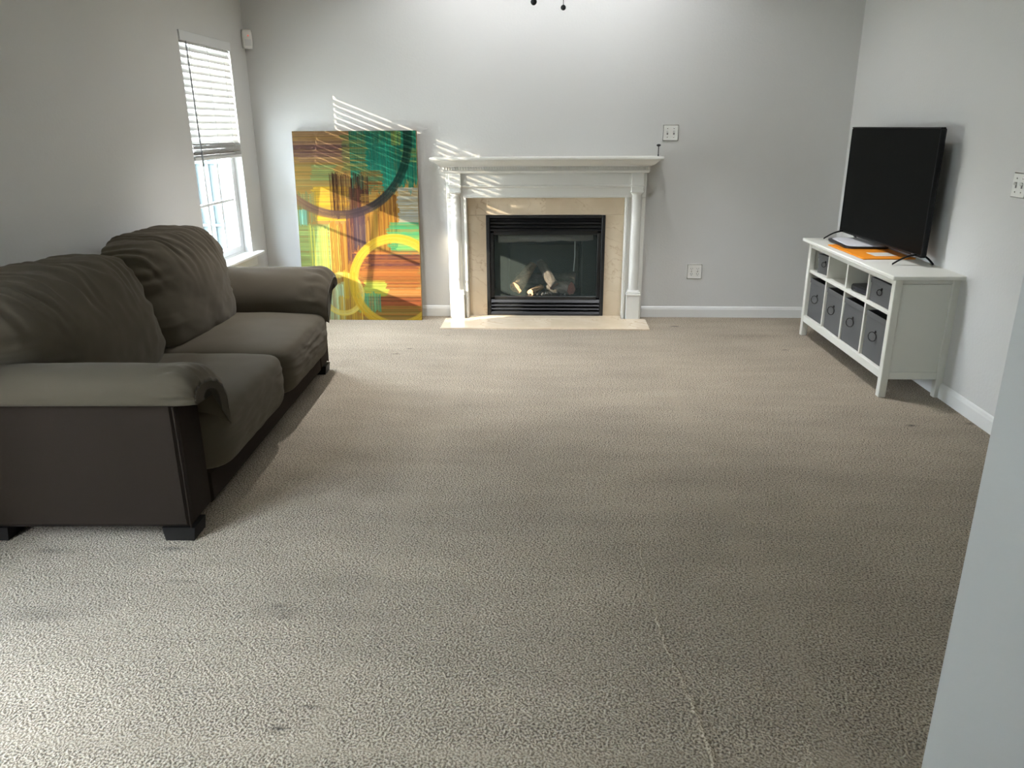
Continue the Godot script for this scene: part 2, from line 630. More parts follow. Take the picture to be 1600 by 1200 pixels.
func glass_door() -> void:
	# glazed sliding door beside the camera, out of frame; its daylight falls on the near carpet
	var d := Node3D.new()
	d.name = "door_1"
	d.set_meta("kind", "structure")
	add_child(d)
	var f := MB.new()
	for z in [4.305, 5.28, 6.255]:
		f.box(Vector3(-2.295, 1.025, z), Vector3(0.06, 2.05, 0.05), 0.004)
	for y in [0.025, 2.025]:
		f.box(Vector3(-2.295, y, 5.28), Vector3(0.06, 0.05, 1.9), 0.004)
	obj("door_frame", f, M.vinyl, d)
	for z in [[4.33, 5.255], [5.305, 6.23]]:
		var p := MB.new()
		p.face([Vector3(-2.295, 0.05, z[0]), Vector3(-2.295, 2.0, z[0]), Vector3(-2.295, 2.0, z[1]), Vector3(-2.295, 0.05, z[1])])
		p._normals(0, 0)
		obj("pane", p, M.glass, d)
	obj("door_handle", MB.new().box(Vector3(-2.25, 1.0, 5.28), Vector3(0.03, 0.2, 0.025), 0.008), M.chrome, d)

# ------------------------------------------------------------------ outside
func outside() -> void:
	var g := MB.new()
	g.box(Vector3(-8, -0.65, 1), Vector3(60, 0.5, 60), 0.0)
	var gm := mat(c8(186, 184, 174), 0.95, 0.2)
	var go := struct("ground", g, gm)
	tag(go, "pale ground outside the window", "ground")
	# board fence seen through the lower sash
	var fe := thing("fence", "pale blue green board fence with white strips seen through the window", "fence", Vector3(-4.6, -0.4, -3.0))
	var bm := mat(c8(24, 37, 38), 0.6)
	var strip := mat(c8(46, 56, 57), 0.6)
	for k in 26:
		obj("fence_board", MB.new().box(Vector3(-2.1 + k * 0.15, 0.9, rng.randf_range(-0.004, 0.004)), Vector3(0.14, 1.8, 0.025), 0.004), bm, fe)
		obj("batten", MB.new().box(Vector3(-2.025 + k * 0.15, 0.9, 0.022), Vector3(0.03, 1.8, 0.02), 0.003), strip, fe)
	for y in [0.35, 0.75, 1.45]:
		obj("fence_rail", MB.new().box(Vector3(-0.15, y, 0.036), Vector3(4.1, 0.03, 0.02), 0.004), strip, fe)
	var patio := struct("patio", MB.new().box(Vector3(-3.45, -0.25, 5.6), Vector3(2.1, 0.3, 5.0), 0.02), mat(c8(214, 212, 204), 0.9))  # added unseen slab, pale so it bounces daylight up to the ceiling
	tag(patio, "pale slab added outside the glazed door, unseen, to bounce daylight onto the ceiling", "patio")
	# added and unseen: a tall board screen keeps the low sun off the glazed door
	var sf := thing("screen_fence", "tall grey board screen added outside the glazed door, unseen, to block the low sun", "fence", Vector3(-4.6, -0.4, 5.9))
	var sb := mat(c8(104, 107, 106), 0.7)
	for k in 66:
		obj("fence_board", MB.new().box(Vector3(rng.randf_range(-0.004, 0.004), 1.9, -2.6 + k * 0.155), Vector3(0.025, 3.8, 0.15), 0.004), sb, sf)
	for y in [0.5, 1.6, 2.8]:
		obj("fence_rail", MB.new().box(Vector3(-0.035, y, 2.55), Vector3(0.04, 0.09, 10.2), 0.004), sb, sf)

# ------------------------------------------------------------------ lamps
func downlights() -> void:
	var em := mat(c8(255, 250, 240), 0.5)
	em.emission_enabled = true
	em.emission = Color(1.0, 0.97, 0.92)
	em.emission_energy_multiplier = 6.0
	# x, z, energy, half cone, softness of its edge
	for q in [[-0.57, 0.64, 0.95, 75.0, 0.4, "over the left half of the mantel"], [0.46, 0.64, 0.95, 75.0, 0.4, "over the right half of the mantel"], [-1.15, 1.3, 7.6, 41.0, 1.0, "added unseen to brighten the sofa side of the room"], [0.95, 1.3, 5.6, 41.0, 1.0, "added unseen to brighten the console side of the room"]]:  # the second pair is unseen fill, added to brighten floor and sofa
		var t := thing("recessed_downlight", "round white recessed lamp in the ceiling " + q[5], "lamp", Vector3(q[0], CEIL, q[1]), 0.0, "recessed ceiling lamps")
		obj("trim_ring", MB.new().lathe(Vector3.ZERO, [[0.07, 0.0], [0.095, 0.0], [0.095, -0.006], [0.07, -0.01], [0.066, -0.004]], 32), M.trim, t)
		obj("lamp_face", MB.new().lathe(Vector3.ZERO, [[0.001, -0.002], [0.066, -0.002], [0.066, -0.004], [0.001, -0.004]], 24), em, t)
		var s := SpotLight3D.new()
		s.name = "lamp_light"
		s.light_color = Color(0.965, 0.975, 1.0)
		s.light_energy = q[2]
		s.light_size = 0.06
		s.spot_range = 12.0
		s.spot_attenuation = 2.0
		s.spot_angle = q[3]
		s.spot_angle_attenuation = q[4]
		s.shadow_enabled = true
		t.add_child(s)
		s.position = Vector3(0, -0.02, 0)
		s.rotation_degrees = Vector3(-90, 0, 0)

# ------------------------------------------------------------------ fireplace
func loft(m: MB, prof: Array, hw: float, zf: float, cap := true) -> void:
	# a moulding that returns to the wall at both ends: prof [out, y]
	for k in prof.size() - 1:
		var a = prof[k]
		var b = prof[k + 1]
		var ring := func(q: Array) -> Array:
			var w: float = hw + q[0]
			var z: float = zf + q[0]
			return [Vector3(-w, q[1], 0), Vector3(-w, q[1], z), Vector3(w, q[1], z), Vector3(w, q[1], 0)]
		var ra: Array = ring.call(a)
		var rb: Array = ring.call(b)
		for j in 3:
			m._oface([ra[j], ra[j + 1], rb[j + 1], rb[j]], Vector3(0, (prof[0][1] + prof[-1][1]) / 2.0, 0.0))
	if cap:
		for q in [prof[0], prof[-1]]:
			var w: float = hw + q[0]
			var z: float = zf + q[0]
			m._oface([Vector3(-w, q[1], 0), Vector3(w, q[1], 0), Vector3(w, q[1], z), Vector3(-w, q[1], z)], Vector3(0, (prof[0][1] + prof[-1][1]) / 2.0, 0.0))

func fireplace() -> void:
	var cx := -0.05
	var white: Material = M.white
	var t := thing("fireplace_mantel", "white wooden mantel with columns and dentil moulding around the fireplace", "mantel", Vector3(cx, 0, 0))
	# shelf
	var m := MB.new()
	loft(m, [[0.088, 1.181], [0.097, 1.184], [0.1, 1.19], [0.1, 1.199], [0.097, 1.205]], 0.736, 0.103)
	m._normals(0, 0)
	obj("mantel_shelf", m, white, t)
	# crown
	m = MB.new()
	loft(m, [[0.0, 1.09], [0.006, 1.09], [0.013, 1.098], [0.015, 1.109], [0.008, 1.111], [0.008, 1.138], [0.026, 1.138], [0.028, 1.144], [0.034, 1.145], [0.04, 1.148], [0.05, 1.155], [0.059, 1.163], [0.066, 1.17], [0.07, 1.175], [0.081, 1.176], [0.084, 1.181]], 0.736, 0.103, false)
	m._normals(0, 0)
	obj("crown_moulding", m, white, t)
	m = MB.new()
	for k in 78:
		m.box(Vector3(-0.742 + k * 0.01927, 1.124, 0.117), Vector3(0.0115, 0.022, 0.014), 0.001)
	for sx in [-1, 1]:
		for k in 5:
			m.box(Vector3(sx * 0.75, 1.124, 0.016 + k * 0.0193), Vector3(0.014, 0.022, 0.0115), 0.001)
	obj("dentil_row", m, white, t).set_meta("kind", "stuff")
	# frieze boards and the band between them
	obj("frieze_board", MB.new().box(Vector3(0, 1.045, 0.045), Vector3(1.47, 0.1, 0.086), 0.002), white, t)
	obj("frieze_board", MB.new().box(Vector3(0, 0.957, 0.043), Vector3(1.47, 0.08, 0.082), 0.002), white, t)
	m = MB.new()
	m.prism([Vector2(0, 0.985), Vector2(0.087, 0.985), Vector2(0.093, 0.99), Vector2(0.1, 0.997), Vector2(0.096, 1.004), Vector2(0.087, 1.007), Vector2(0, 1.007)], Vector3(-0.625, 0, 0), Vector3.BACK, Vector3.UP, Vector3(1.25, 0, 0))
	obj("frieze_band", m, white, t)
	for sx in [-1.0, 1.0]:
		var x: float = sx * 0.668
		# backing board, plinth, column, block
		obj("side_board", MB.new().box(Vector3(sx * 0.664, 0.4585, 0.036), Vector3(0.142, 0.917, 0.072), 0.003), white, t)
		var pl := obj("plinth", MB.new().box(Vector3(x, 0.097, 0.06), Vector3(0.1, 0.194, 0.125), 0.003), white, t)
		m = MB.new()
		for q in [[0.198, 0.108, 0.128], [0.21, 0.104, 0.125], [0.219, 0.094, 0.12]]:
			m.box(Vector3(x, q[0], q[2] / 2), Vector3(q[1], 0.012, q[2]), 0.004)
		obj("plinth_collar", m, white, pl)
		obj("column", MB.new().lathe(Vector3(x, 0, 0.072), [[0.043, 0.222], [0.043, 0.23], [0.0385, 0.238], [0.038, 0.6], [0.036, 0.93], [0.039, 0.936], [0.042, 0.942], [0.042, 0.95]], 32), white, t)
		var bk := obj("capital_block", MB.new().box(Vector3(x, 1.027, 0.054), Vector3(0.09, 0.146, 0.108), 0.003), white, t)
		m = MB.new()
		m.box(Vector3(x, 0.956, 0.058), Vector3(0.096, 0.012, 0.116), 0.004)
		m.box(Vector3(x, 1.001, 0.06), Vector3(0.104, 0.01, 0.12), 0.003).box(Vector3(x, 0.993, 0.058), Vector3(0.097, 0.01, 0.116), 0.003)
		obj("capital_band", m, white, bk)
		obj("opening_trim", MB.new().box(Vector3(sx * 0.597, 0.4575, 0.045), Vector3(0.02, 0.915, 0.09), 0.004), white, t)
	obj("opening_trim", MB.new().box(Vector3(0, 0.921, 0.045), Vector3(1.214, 0.014, 0.09), 0.003), white, t)

	# marble facing: two jambs and a lintel
	var mar := mat(Color.WHITE, 0.18, 0.5)
	mar.albedo_texture = marble_texture()
	mar.uv1_triplanar = true
	mar.uv1_scale = Vector3.ONE * 0.9
	var ms := thing("marble_surround", "beige polished marble facing between the mantel and the black firebox", "facing", Vector3(cx, 0, 0))
	obj("marble_slab", MB.new().box(Vector3(-0.5175, 0.391, 0.01), Vector3(0.137, 0.782, 0.02), 0.0015), mar, ms)
	obj("marble_slab", MB.new().box(Vector3(0.5175, 0.391, 0.01), Vector3(0.137, 0.782, 0.02), 0.0015), mar, ms)
	obj("marble_slab", MB.new().box(Vector3(0, 0.8485, 0.01), Vector3(1.172, 0.131, 0.02), 0.0015), mar, ms)
	var hm := mar.duplicate()
	hm.roughness = 0.08
	tag(obj("hearth_slab", MB.new().box(Vector3(cx, 0.004, 0.275), Vector3(1.536, 0.016, 0.30), 0.002).box(Vector3(cx, 0.004, 0.0725), Vector3(1.17, 0.016, 0.105), 0.002), hm), "polished cream marble hearth slab set in the carpet before the fireplace", "hearth")

	insert(cx)

	# gas key standing on the shelf
	var key := thing("gas_key", "thin black rod with a flat round head standing on the mantel shelf", "key", Vector3(0.755, 1.205, 0.1))
	obj("rod", MB.new().lathe(Vector3.ZERO, [[0.0045, 0.0], [0.0045, 0.012], [0.0032, 0.014], [0.0032, 0.07]], 12), M.black, key)
	obj("head", MB.new().lathe(Vector3(0, 0.066, 0), [[0.004, 0.0], [0.011, 0.003], [0.0165, 0.008], [0.015, 0.013], [0.008, 0.016], [0.001, 0.017]], 20), M.black, key)

func marble_texture() -> ImageTexture:
	var s := 512
	var a := FastNoiseLite.new()
	a.seed = 21
	a.frequency = 0.006
	a.fractal_octaves = 5
	var b := FastNoiseLite.new()
	b.seed = 22
	b.frequency = 0.012
	b.fractal_octaves = 4
	var im := Image.create(s, s, false, Image.FORMAT_RGB8)
	for y in s:
		for x in s:
			var p := a.get_noise_2d(x, y)
			var w := absf(b.get_noise_2d(x + 60.0 * p, y + 40.0 * p))
			var vein := exp(-w * 34.0) * clampf(0.5 + 2.0 * p, 0.0, 1.0)
			var c := c8(214, 196, 168).lerp(c8(228, 212, 186), clampf(0.5 + p, 0.0, 1.0))
			c = c.lerp(c8(176, 146, 112), 0.55 * vein)
			im.set_pixel(x, y, c)
	return ImageTexture.create_from_image(im)

func insert(cx: float) -> void:
	var iron := mat(c8(20, 21, 22), 0.38, 0.5)
	var soot := mat(c8(9, 10, 10), 0.85, 0.15)
	var t := thing("gas_fireplace", "black gas fireplace insert with louvers and a glass front", "fireplace", Vector3(cx, 0, 0))
	var m := MB.new()
	# outer frame
	for sx in [-1, 1]:
		m.box(Vector3(sx * 0.436, 0.395, 0.005), Vector3(0.026, 0.774, 0.05), 0.003)
	m.box(Vector3(0, 0.772, 0.005), Vector3(0.846, 0.02, 0.05), 0.003)
	m.box(Vector3(0, 0.018, 0.005), Vector3(0.846, 0.02, 0.05), 0.003)
	obj("frame", m, iron, t)
	# louvers
	for k in 4:
		var y := 0.752 - k * 0.0262
		m = MB.new().prism([Vector2(-0.03, 0.013), Vector2(0.002, 0.006), Vector2(0.02, -0.009), Vector2(0.023, -0.009), Vector2(0.004, 0.011), Vector2(-0.028, 0.018)], Vector3(-0.42, y, 0), Vector3.BACK, Vector3.UP, Vector3(0.84, 0, 0))
		obj("louver", m, iron, t)
	for k in 4:
		var y := 0.123 - k * 0.0275
		m = MB.new().prism([Vector2(-0.03, 0.013), Vector2(0.002, 0.006), Vector2(0.02, -0.009), Vector2(0.023, -0.009), Vector2(0.004, 0.011), Vector2(-0.028, 0.018)], Vector3(-0.42, y, 0), Vector3.BACK, Vector3.UP, Vector3(0.84, 0, 0))
		obj("louver", m, iron, t)
	# door frame round the glass
	m = MB.new()
	for sx in [-1, 1]:
		m.box(Vector3(sx * 0.409, 0.398, -0.006), Vector3(0.028, 0.498, 0.026), 0.003)
	m.box(Vector3(0, 0.648, -0.006), Vector3(0.79, 0.03, 0.026), 0.003).box(Vector3(0, 0.147, -0.006), Vector3(0.79, 0.026, 0.026), 0.003)
	obj("glass_frame", m, iron, t)
	var p := MB.new()
	p.face([Vector3(-0.395, 0.16, -0.008), Vector3(0.395, 0.16, -0.008), Vector3(0.395, 0.633, -0.008), Vector3(-0.395, 0.633, -0.008)])
	p._normals(0, 0)
	var front := glass(0.04)
	front.metallic_specular = 0.12
	obj("glass_front", p, front, t)
	# firebox walls
	m = MB.new()
	m.box(Vector3(0, 0.4, -0.43), Vector3(0.86, 0.8, 0.02), 0.0)
	m.box(Vector3(-0.428, 0.4, -0.22), Vector3(0.016, 0.8, 0.4), 0.0)
	m.box(Vector3(0.428, 0.4, -0.22), Vector3(0.016, 0.8, 0.4), 0.0)
	m.box(Vector3(0, 0.788, -0.22), Vector3(0.84, 0.016, 0.4), 0.0)
	m.box(Vector3(0, 0.135, -0.22), Vector3(0.84, 0.01, 0.38), 0.0)
	m.box(Vector3(0, 0.07, -0.06), Vector3(0.84, 0.12, 0.01), 0.0)
	obj("firebox", m, soot, t)
	# refractory panels: angled sides and a back panel
	var ref := mat(c8(34, 33, 27), 0.9, 0.15)
	obj("back_panel", MB.new().box(Vector3(-0.01, 0.33, -0.39), Vector3(0.56, 0.36, 0.02), 0.004), ref, t)
	for sx in [-1.0, 1.0]:
		obj("side_panel", MB.new().box(Vector3(sx * 0.345, 0.37, -0.24), Vector3(0.016, 0.45, 0.34), 0.003, Basis(Vector3.UP, sx * -0.38)), soot, t)
	# hood bar under the top of the firebox
	var hm := relief(mat(c8(84, 83, 79), 0.75, 0.3), noise_tex(256, 0.03, 4), 0.3, 3.0, false)
	obj("hood", MB.new().grid(24, 12, func(u: float, w: float) -> Vector3:
		var a := w * TAU
		var x := lerpf(-0.365, 0.365, u)
		var r := 0.031 + 0.003 * sin(u * 17.0) + 0.002 * sin(u * 41.0 + 2.0)
		return Vector3(x, 0.594 + 0.014 * u + sin(a) * r, -0.085 + cos(a) * r * 0.7), false, true, true), hm, t)
	obj("pilot_rod", MB.new().tube([Vector3(0.228, 0.57, -0.12), Vector3(0.23, 0.45, -0.12), Vector3(0.222, 0.33, -0.14)], 0.004, 8), mat(c8(110, 112, 108), 0.5), t)
	# log set
	var bark_tex := bark(c8(150, 126, 96), c8(20, 16, 14), 5)
	var dark_tex := bark(c8(96, 90, 82), c8(16, 15, 14), 6)
	var light_m := relief(mat(Color.WHITE, 0.9, 0.2), noise_tex(256, 0.03, 4), 0.4, 11.0, false)
	light_m.albedo_texture = bark_tex
	var dark_m := relief(mat(Color.WHITE, 0.9, 0.2), noise_tex(256, 0.03, 4), 0.4, 11.0, false)
	dark_m.albedo_texture = dark_tex
	var cut_l := mat(Color.WHITE, 0.9, 0.2)
	cut_l.albedo_texture = rings(c8(232, 190, 142), c8(128, 84, 54))
	var cut_r := mat(Color.WHITE, 0.9, 0.2)
	cut_r.albedo_texture = rings(c8(150, 104, 92), c8(84, 52, 48))
	var logs := [
		[Vector3(-0.235, 0.208, -0.075), Vector3(-0.10, 0.35, -0.3), 0.054, 0.032, light_m, cut_l, "pale ceramic log with a large orange cut end at the left of the fire"],
		[Vector3(-0.115, 0.176, -0.06), Vector3(-0.03, 0.19, -0.2), 0.028, 0.024, light_m, cut_l, "short pale ceramic log stub lying low in front of the fire"],
		[Vector3(0.205, 0.202, -0.08), Vector3(0.03, 0.19, -0.22), 0.05, 0.046, dark_m, cut_r, "dark ceramic log with a reddish cut end at the right of the fire"],
		[Vector3(0.075, 0.215, -0.12), Vector3(-0.05, 0.385, -0.27), 0.04, 0.03, dark_m, cut_r, "charred ceramic log leaning up at the middle of the fire"],
		[Vector3(0.24, 0.245, -0.30), Vector3(-0.24, 0.235, -0.335), 0.042, 0.042, dark_m, cut_r, "dark ceramic back log lying behind the others"],
	]
	for l in logs:
		var a: Vector3 = l[0]
		var b: Vector3 = l[1]
		var lg := thing("ceramic_log", l[6], "log", a + Vector3(cx, 0, 0), 0.0, "ceramic logs in the gas fireplace")
		var d := b - a
		var e1 := d.normalized()
		var e2 := e1.cross(Vector3.UP).normalized()
		var e3 := e2.cross(e1)
		var ph := rng.randf() * TAU
		var rad := func(u: float, w: float) -> float:
			return lerpf(l[2], l[3], u) * (1.0 + 0.10 * sin(w * TAU * 3.0 + ph + u * 3.0) + 0.06 * sin(w * TAU * 7.0 + u * 9.0 + ph) + 0.05 * sin(u * 14.0 + ph))
		obj("bark", MB.new().grid(18, 28, func(u: float, w: float) -> Vector3:
			var r: float = rad.call(u, w)
			return d * u + (e2 * cos(w * TAU) + e3 * sin(w * TAU)) * r, false, true, true), l[4], lg)
		var cm := MB.new()
		cm.grid(3, 28, func(u: float, w: float) -> Vector3:
			var r: float = rad.call(0.0, w) * 0.97 * u
			return -e1 * (0.003 - 0.002 * u) + (e2 * cos(w * TAU) + e3 * sin(w * TAU)) * r, false, true)
		for k in cm.v.size():
			var q := cm.v[k]
			cm.t[k] = Vector2(0.5 + q.dot(e2) / (l[2] * 2.4), 0.5 + q.dot(e3) / (l[2] * 2.4))
		obj("cut_end", cm, l[5], lg)
	var em := MB.new()
	for k in 46:
		var p2 := Vector3(rng.randf_range(-0.16, 0.17), 0.15 + rng.randf() * 0.012, rng.randf_range(-0.2, -0.06))
		var r2 := rng.randf_range(0.009, 0.02)
		var ph2 := rng.randf() * 9.0
		em.grid(5, 7, func(u: float, w: float) -> Vector3:
			var a := w * TAU
			var b2 := (u - 0.5) * PI
			return p2 + Vector3(cos(a) * cos(b2), sin(b2) * 0.7, sin(a) * cos(b2)) * r2 * (1.0 + 0.25 * sin(a * 3.0 + ph2 + b2 * 4.0)), false, true)
	var eo := obj("ember_bed", em, mat(c8(66, 62, 58), 0.9, 0.2))
	eo.position.x = cx
	eo.set_meta("kind", "stuff")
	tag(eo, "grey ember chips spread under the ceramic logs", "embers")

func bark(hi: Color, lo: Color, sd: int) -> ImageTexture:
	var f := FastNoiseLite.new()
	f.seed = sd
	f.frequency = 0.03
	f.fractal_octaves = 3
	var im := Image.create(128, 256, false, Image.FORMAT_RGB8)
	for y in 256:
		for x in 128:
			var q := absf(f.get_noise_2d(x * 0.35, y * 2.0 - x * 0.5)) + 0.25 * absf(f.get_noise_2d(x * 3.0, y * 5.0))
			im.set_pixel(x, y, lo.lerp(hi, smoothstep(0.06, 0.22, q)))
	return ImageTexture.create_from_image(im)

func rings(hi: Color, lo: Color) -> ImageTexture:
	var f := FastNoiseLite.new()
	f.seed = 4
	f.frequency = 0.02
	var im := Image.create(128, 128, false, Image.FORMAT_RGB8)
	for y in 128:
		for x in 128:
			var r := Vector2(x - 66, y - 60).length() + 14.0 * f.get_noise_2d(x, y)
			im.set_pixel(x, y, hi.lerp(lo, pow(0.5 + 0.5 * sin(r * 0.62), 3.0)))
	return ImageTexture.create_from_image(im)

# ------------------------------------------------------------------ sofa
func cushion(h: Vector3, e: float, plan: float, res: int, warp: Callable) -> MB:
	# a soft box: superellipsoid from a welded cube, then warped: warp(unit point, point) -> point
	var m := MB.new()
	var seen := {}
	for ax in 3:
		for sg in [-1.0, 1.0]:
			var ids := []
			for i in res + 1:
				for j in res + 1:
					var p := Vector3.ZERO
					p[ax] = sg
					p[(ax + 1) % 3] = tan((2.0 * i / res - 1.0) * 0.7) / tan(0.7)
					p[(ax + 2) % 3] = tan((2.0 * j / res - 1.0) * 0.7) / tan(0.7)
					var k := Vector3i((p * 4000.0).round())
					if not seen.has(k):
						var q := p / pow(pow(pow(absf(p.x), plan) + pow(absf(p.z), plan), e / plan) + pow(absf(p.y), e), 1.0 / e)
						seen[k] = m.add(warp.call(q, q * h))
					ids.append(seen[k])
			for i in res:
				for j in res:
					var a: int = ids[i * (res + 1) + j]
					var b: int = ids[(i + 1) * (res + 1) + j]
					var c: int = ids[(i + 1) * (res + 1) + j + 1]
					var d: int = ids[i * (res + 1) + j + 1]
					if sg > 0.0:
						m.ix.append_array(PackedInt32Array([a, c, b, a, d, c]))
					else:
						m.ix.append_array(PackedInt32Array([a, b, c, a, c, d]))
	m._close(0, 0, true)
	return m

func sofa() -> void:
	var weave := noise_tex(512, 0.09, 2, FastNoiseLite.TYPE_SIMPLEX_SMOOTH, null, 31)
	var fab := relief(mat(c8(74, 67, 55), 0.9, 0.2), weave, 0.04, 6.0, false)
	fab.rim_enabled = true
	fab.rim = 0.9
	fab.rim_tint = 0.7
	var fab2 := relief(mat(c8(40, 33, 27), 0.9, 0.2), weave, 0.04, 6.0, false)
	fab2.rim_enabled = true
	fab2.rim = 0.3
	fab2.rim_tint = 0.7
	var foot := mat(c8(20, 17, 15), 0.5, 0.4)
	var L := 2.075
	var t := thing("sofa", "dark olive brown two seat sofa with puffy cushions against the left wall", "sofa", Vector3(-1.278, 0, 3.5), deg_to_rad(2.27))
	# local: x forward (0 = arm front), z from 0 (near end) to -L (far end)
	var ns := FastNoiseLite.new()
	ns.seed = 77
	ns.frequency = 1.0
	ns.fractal_octaves = 2
	# plinth and backrest frame
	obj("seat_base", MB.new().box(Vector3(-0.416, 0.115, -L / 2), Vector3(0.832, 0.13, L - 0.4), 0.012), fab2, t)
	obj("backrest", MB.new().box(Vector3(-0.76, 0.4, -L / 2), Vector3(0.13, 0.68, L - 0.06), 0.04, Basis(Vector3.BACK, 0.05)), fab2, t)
	for k in 2:
		var s := 1.0 if k == 0 else -1.0          # 1: near arm
		var zo := 0.0 if k == 0 else -L           # outer face
		var zz := func(d: float) -> float: return zo - s * d   # d: distance inwards from the outer face
		# arm body: flat side, slightly flaring front
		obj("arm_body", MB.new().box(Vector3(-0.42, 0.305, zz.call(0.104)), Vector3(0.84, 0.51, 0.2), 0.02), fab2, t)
		obj("welt", MB.new().tube([Vector3(-0.006, 0.055, zz.call(0.008)), Vector3(-0.003, 0.3, zz.call(0.006)), Vector3(-0.006, 0.515, zz.call(0.007))], 0.004, 6), fab2, t)
		# pad draped over the arm: outer lip, roll, inner flap; gathered at the front
		var mid := [[-0.004, 0.528, 0.016], [-0.008, 0.55, 0.022], [-0.002, 0.58, 0.027], [0.022, 0.603, 0.033], [0.068, 0.609, 0.038], [0.125, 0.598, 0.038], [0.182, 0.575, 0.038], [0.228, 0.535, 0.04], [0.252, 0.485, 0.042], [0.26, 0.43, 0.04], [0.258, 0.385, 0.032]]
		var at_mid := func(q: float) -> Array:   # point, outward normal, half thickness along the folded pad
			var n := mid.size() - 1
			var f := clampf(q, 0.0, 1.0) * n
			var i := mini(int(f), n - 1)
			var fr: float = f - i
			var o := []
			for c in 3:
				o.append(cubic_interpolate(mid[i][c], mid[i + 1][c], mid[maxi(i - 1, 0)][c], mid[mini(i + 2, n)][c], fr))
			return o
		var pad := MB.new().grid(130, 84, func(u: float, w: float) -> Vector3:
			var x := lerpf(-0.82, 0.085, pow(u, 0.75))
			# w runs along the outer side, round the inner hem and back along the under side
			var outer := w < 0.5
			var q := 2.0 * w if outer else 2.0 - 2.0 * w
			var m: Array = at_mid.call(q)
			var m0: Array = at_mid.call(q - 0.02)
			var m1: Array = at_mid.call(q + 0.02)
			var tan2 := Vector2(m1[0] - m0[0], m1[1] - m0[1]).normalized()
			var nrm := Vector2(-tan2.y, tan2.x)
			var hem := sqrt(clampf(1.0 - pow(absf(2.0 * q - 1.0), 14.0), 0.0, 1.0))
			var e := clampf((x + 0.0) / 0.085, 0.0, 1.0)
			var th: float = m[2] * hem * sqrt(maxf(0.0, 1.0 - pow(e, 2.4)))
			var p := Vector2(m[0], m[1]) + nrm * (th if outer else -th)
			var fr := exp(-pow((x - 0.03) / 0.075, 2.0))
			var g := 0.0
			if outer:
				g += 0.016 * fr * (absf(sin(q * 30.0 + 1.8 * ns.get_noise_2d(q * 6.0, k * 5.0 + x * 4.0))) - 0.6)
				g += 0.005 * ns.get_noise_3d(x * 3.0, q * 4.0, k * 9.0)
				g += 0.0045 * sin(x * 40.0 + q * 9.0 + 5.0 * ns.get_noise_2d(x * 2.0, 3.0 + k)) * smoothstep(-0.3, -0.6, x) * smoothstep(0.1, 0.3, q) * (0.4 + ns.get_noise_2d(x * 6.0, q * 3.0 + k))
				g *= smoothstep(0.0, 0.08, q)
			p += nrm * g
			p.y -= 0.028 * e * e * smoothstep(0.05, 0.3, q)
			return Vector3(x, p.y, zz.call(p.x)), false, true, true)
		obj("arm_pad", pad, fab, t)
	# seat cushions
	for k in 2:
		var zc := -0.185 - (L - 0.37) * (0.25 + 0.5 * k)
		var hw := (L - 0.37) / 4.0 - 0.002
		var m := cushion(Vector3(0.40, 0.125, hw), 9.0, 9.0, 44, func(q: Vector3, p: Vector3) -> Vector3:
			var b := 0.5 + 0.5 * q.y
			p.y += b * 0.018 * (1.0 - q.x * q.x) * (1.0 - q.z * q.z) + 0.004 * ns.get_noise_3d(p.x * 4.0, k * 7.0, p.z * 4.0) * b
			p.x += 0.012 * (1.0 - q.y * q.y) * maxf(0.0, q.x)
			p.x += 0.004 * ns.get_noise_2d(p.y * 20.0, p.z * 5.0) * maxf(0.0, q.x)
			return p + Vector3(-0.335, 0.298, zc))
		obj("seat_cushion", m, fab, t)
	# back cushions
	for k in 2:
		var zc := -0.06 - (L - 0.12) * (0.25 + 0.5 * k) + (0.05 if k == 0 else 0.0)
		var hw := (L - 0.12) / 4.0 + (0.054 if k == 0 else 0.004)
		var m := cushion(Vector3(0.165, 0.262, hw), 4.6, 3.0, 104, func(q: Vector3, p: Vector3) -> Vector3:
			var front := clampf(0.4 + q.x, 0.0, 1.0)
			var ty := (q.y + 1.0) / 2.0
			# plump belly, corners pulled in, gathers from the top and side seams
			p.x += 0.035 * front * (1.0 - q.z * q.z) * sin(ty * PI * 0.9)
			p.z -= (1.0 if (q.z > 0.0) == (k == 0) else 0.0) * q.z * (0.2 if k == 0 else 0.11) * (1.0 - smoothstep(0.35, 0.75, ty))
			p.y += 0.014 * (1.0 - q.z * q.z) * maxf(0.0, q.y) - 0.012 * pow(absf(q.z), 6.0) * maxf(0.0, q.y)
			var top := exp(-pow((1.0 - ty) / 0.26, 2.0))
			var n1 := ns.get_noise_2d(p.z * 3.0 + k * 13.0, p.y * 2.0)
			var fold := sin(p.z * 88.0 + 40.0 * (1.0 - ty) * 0.5 + 7.0 * n1 + q.x * 3.0 + k * 2.0)
			var lowf := clampf(0.55 + 0.9 * ns.get_noise_2d(p.z * 6.0 + 31.0 * k, 2.0), 0.0, 1.2)
			var d := top * 0.010 * lowf * (pow(absf(fold), 0.7) * signf(fold) - 0.2)
			var side := smoothstep(0.5, 1.0, absf(q.z))
			var sn := ns.get_noise_2d(p.y * 8.0, 4.0 + k * 3.0 + signf(q.z))
			d += side * 0.010 * sin(p.y * 95.0 + 6.0 * ns.get_noise_2d(p.y * 4.0, k * 3.0 + signf(q.z)) + q.x * 2.0 + absf(q.z) * 6.0) * clampf(0.5 + sn, 0.0, 1.2)
			d += 0.012 * ns.get_noise_3d(p.x * 3.0, p.y * 3.0, p.z * 3.0 + k * 5.0) + 0.005 * ns.get_noise_3d(p.x * 9.0, p.y * 9.0, p.z * 7.0 + k * 5.0)
			p += q.normalized() * d
			# lean back, more at the top
			p.x += -0.13 * ty - 0.02 * ty * ty
			return p + Vector3(-0.55, 0.642, zc))
		obj("back_cushion", m, fab, t)
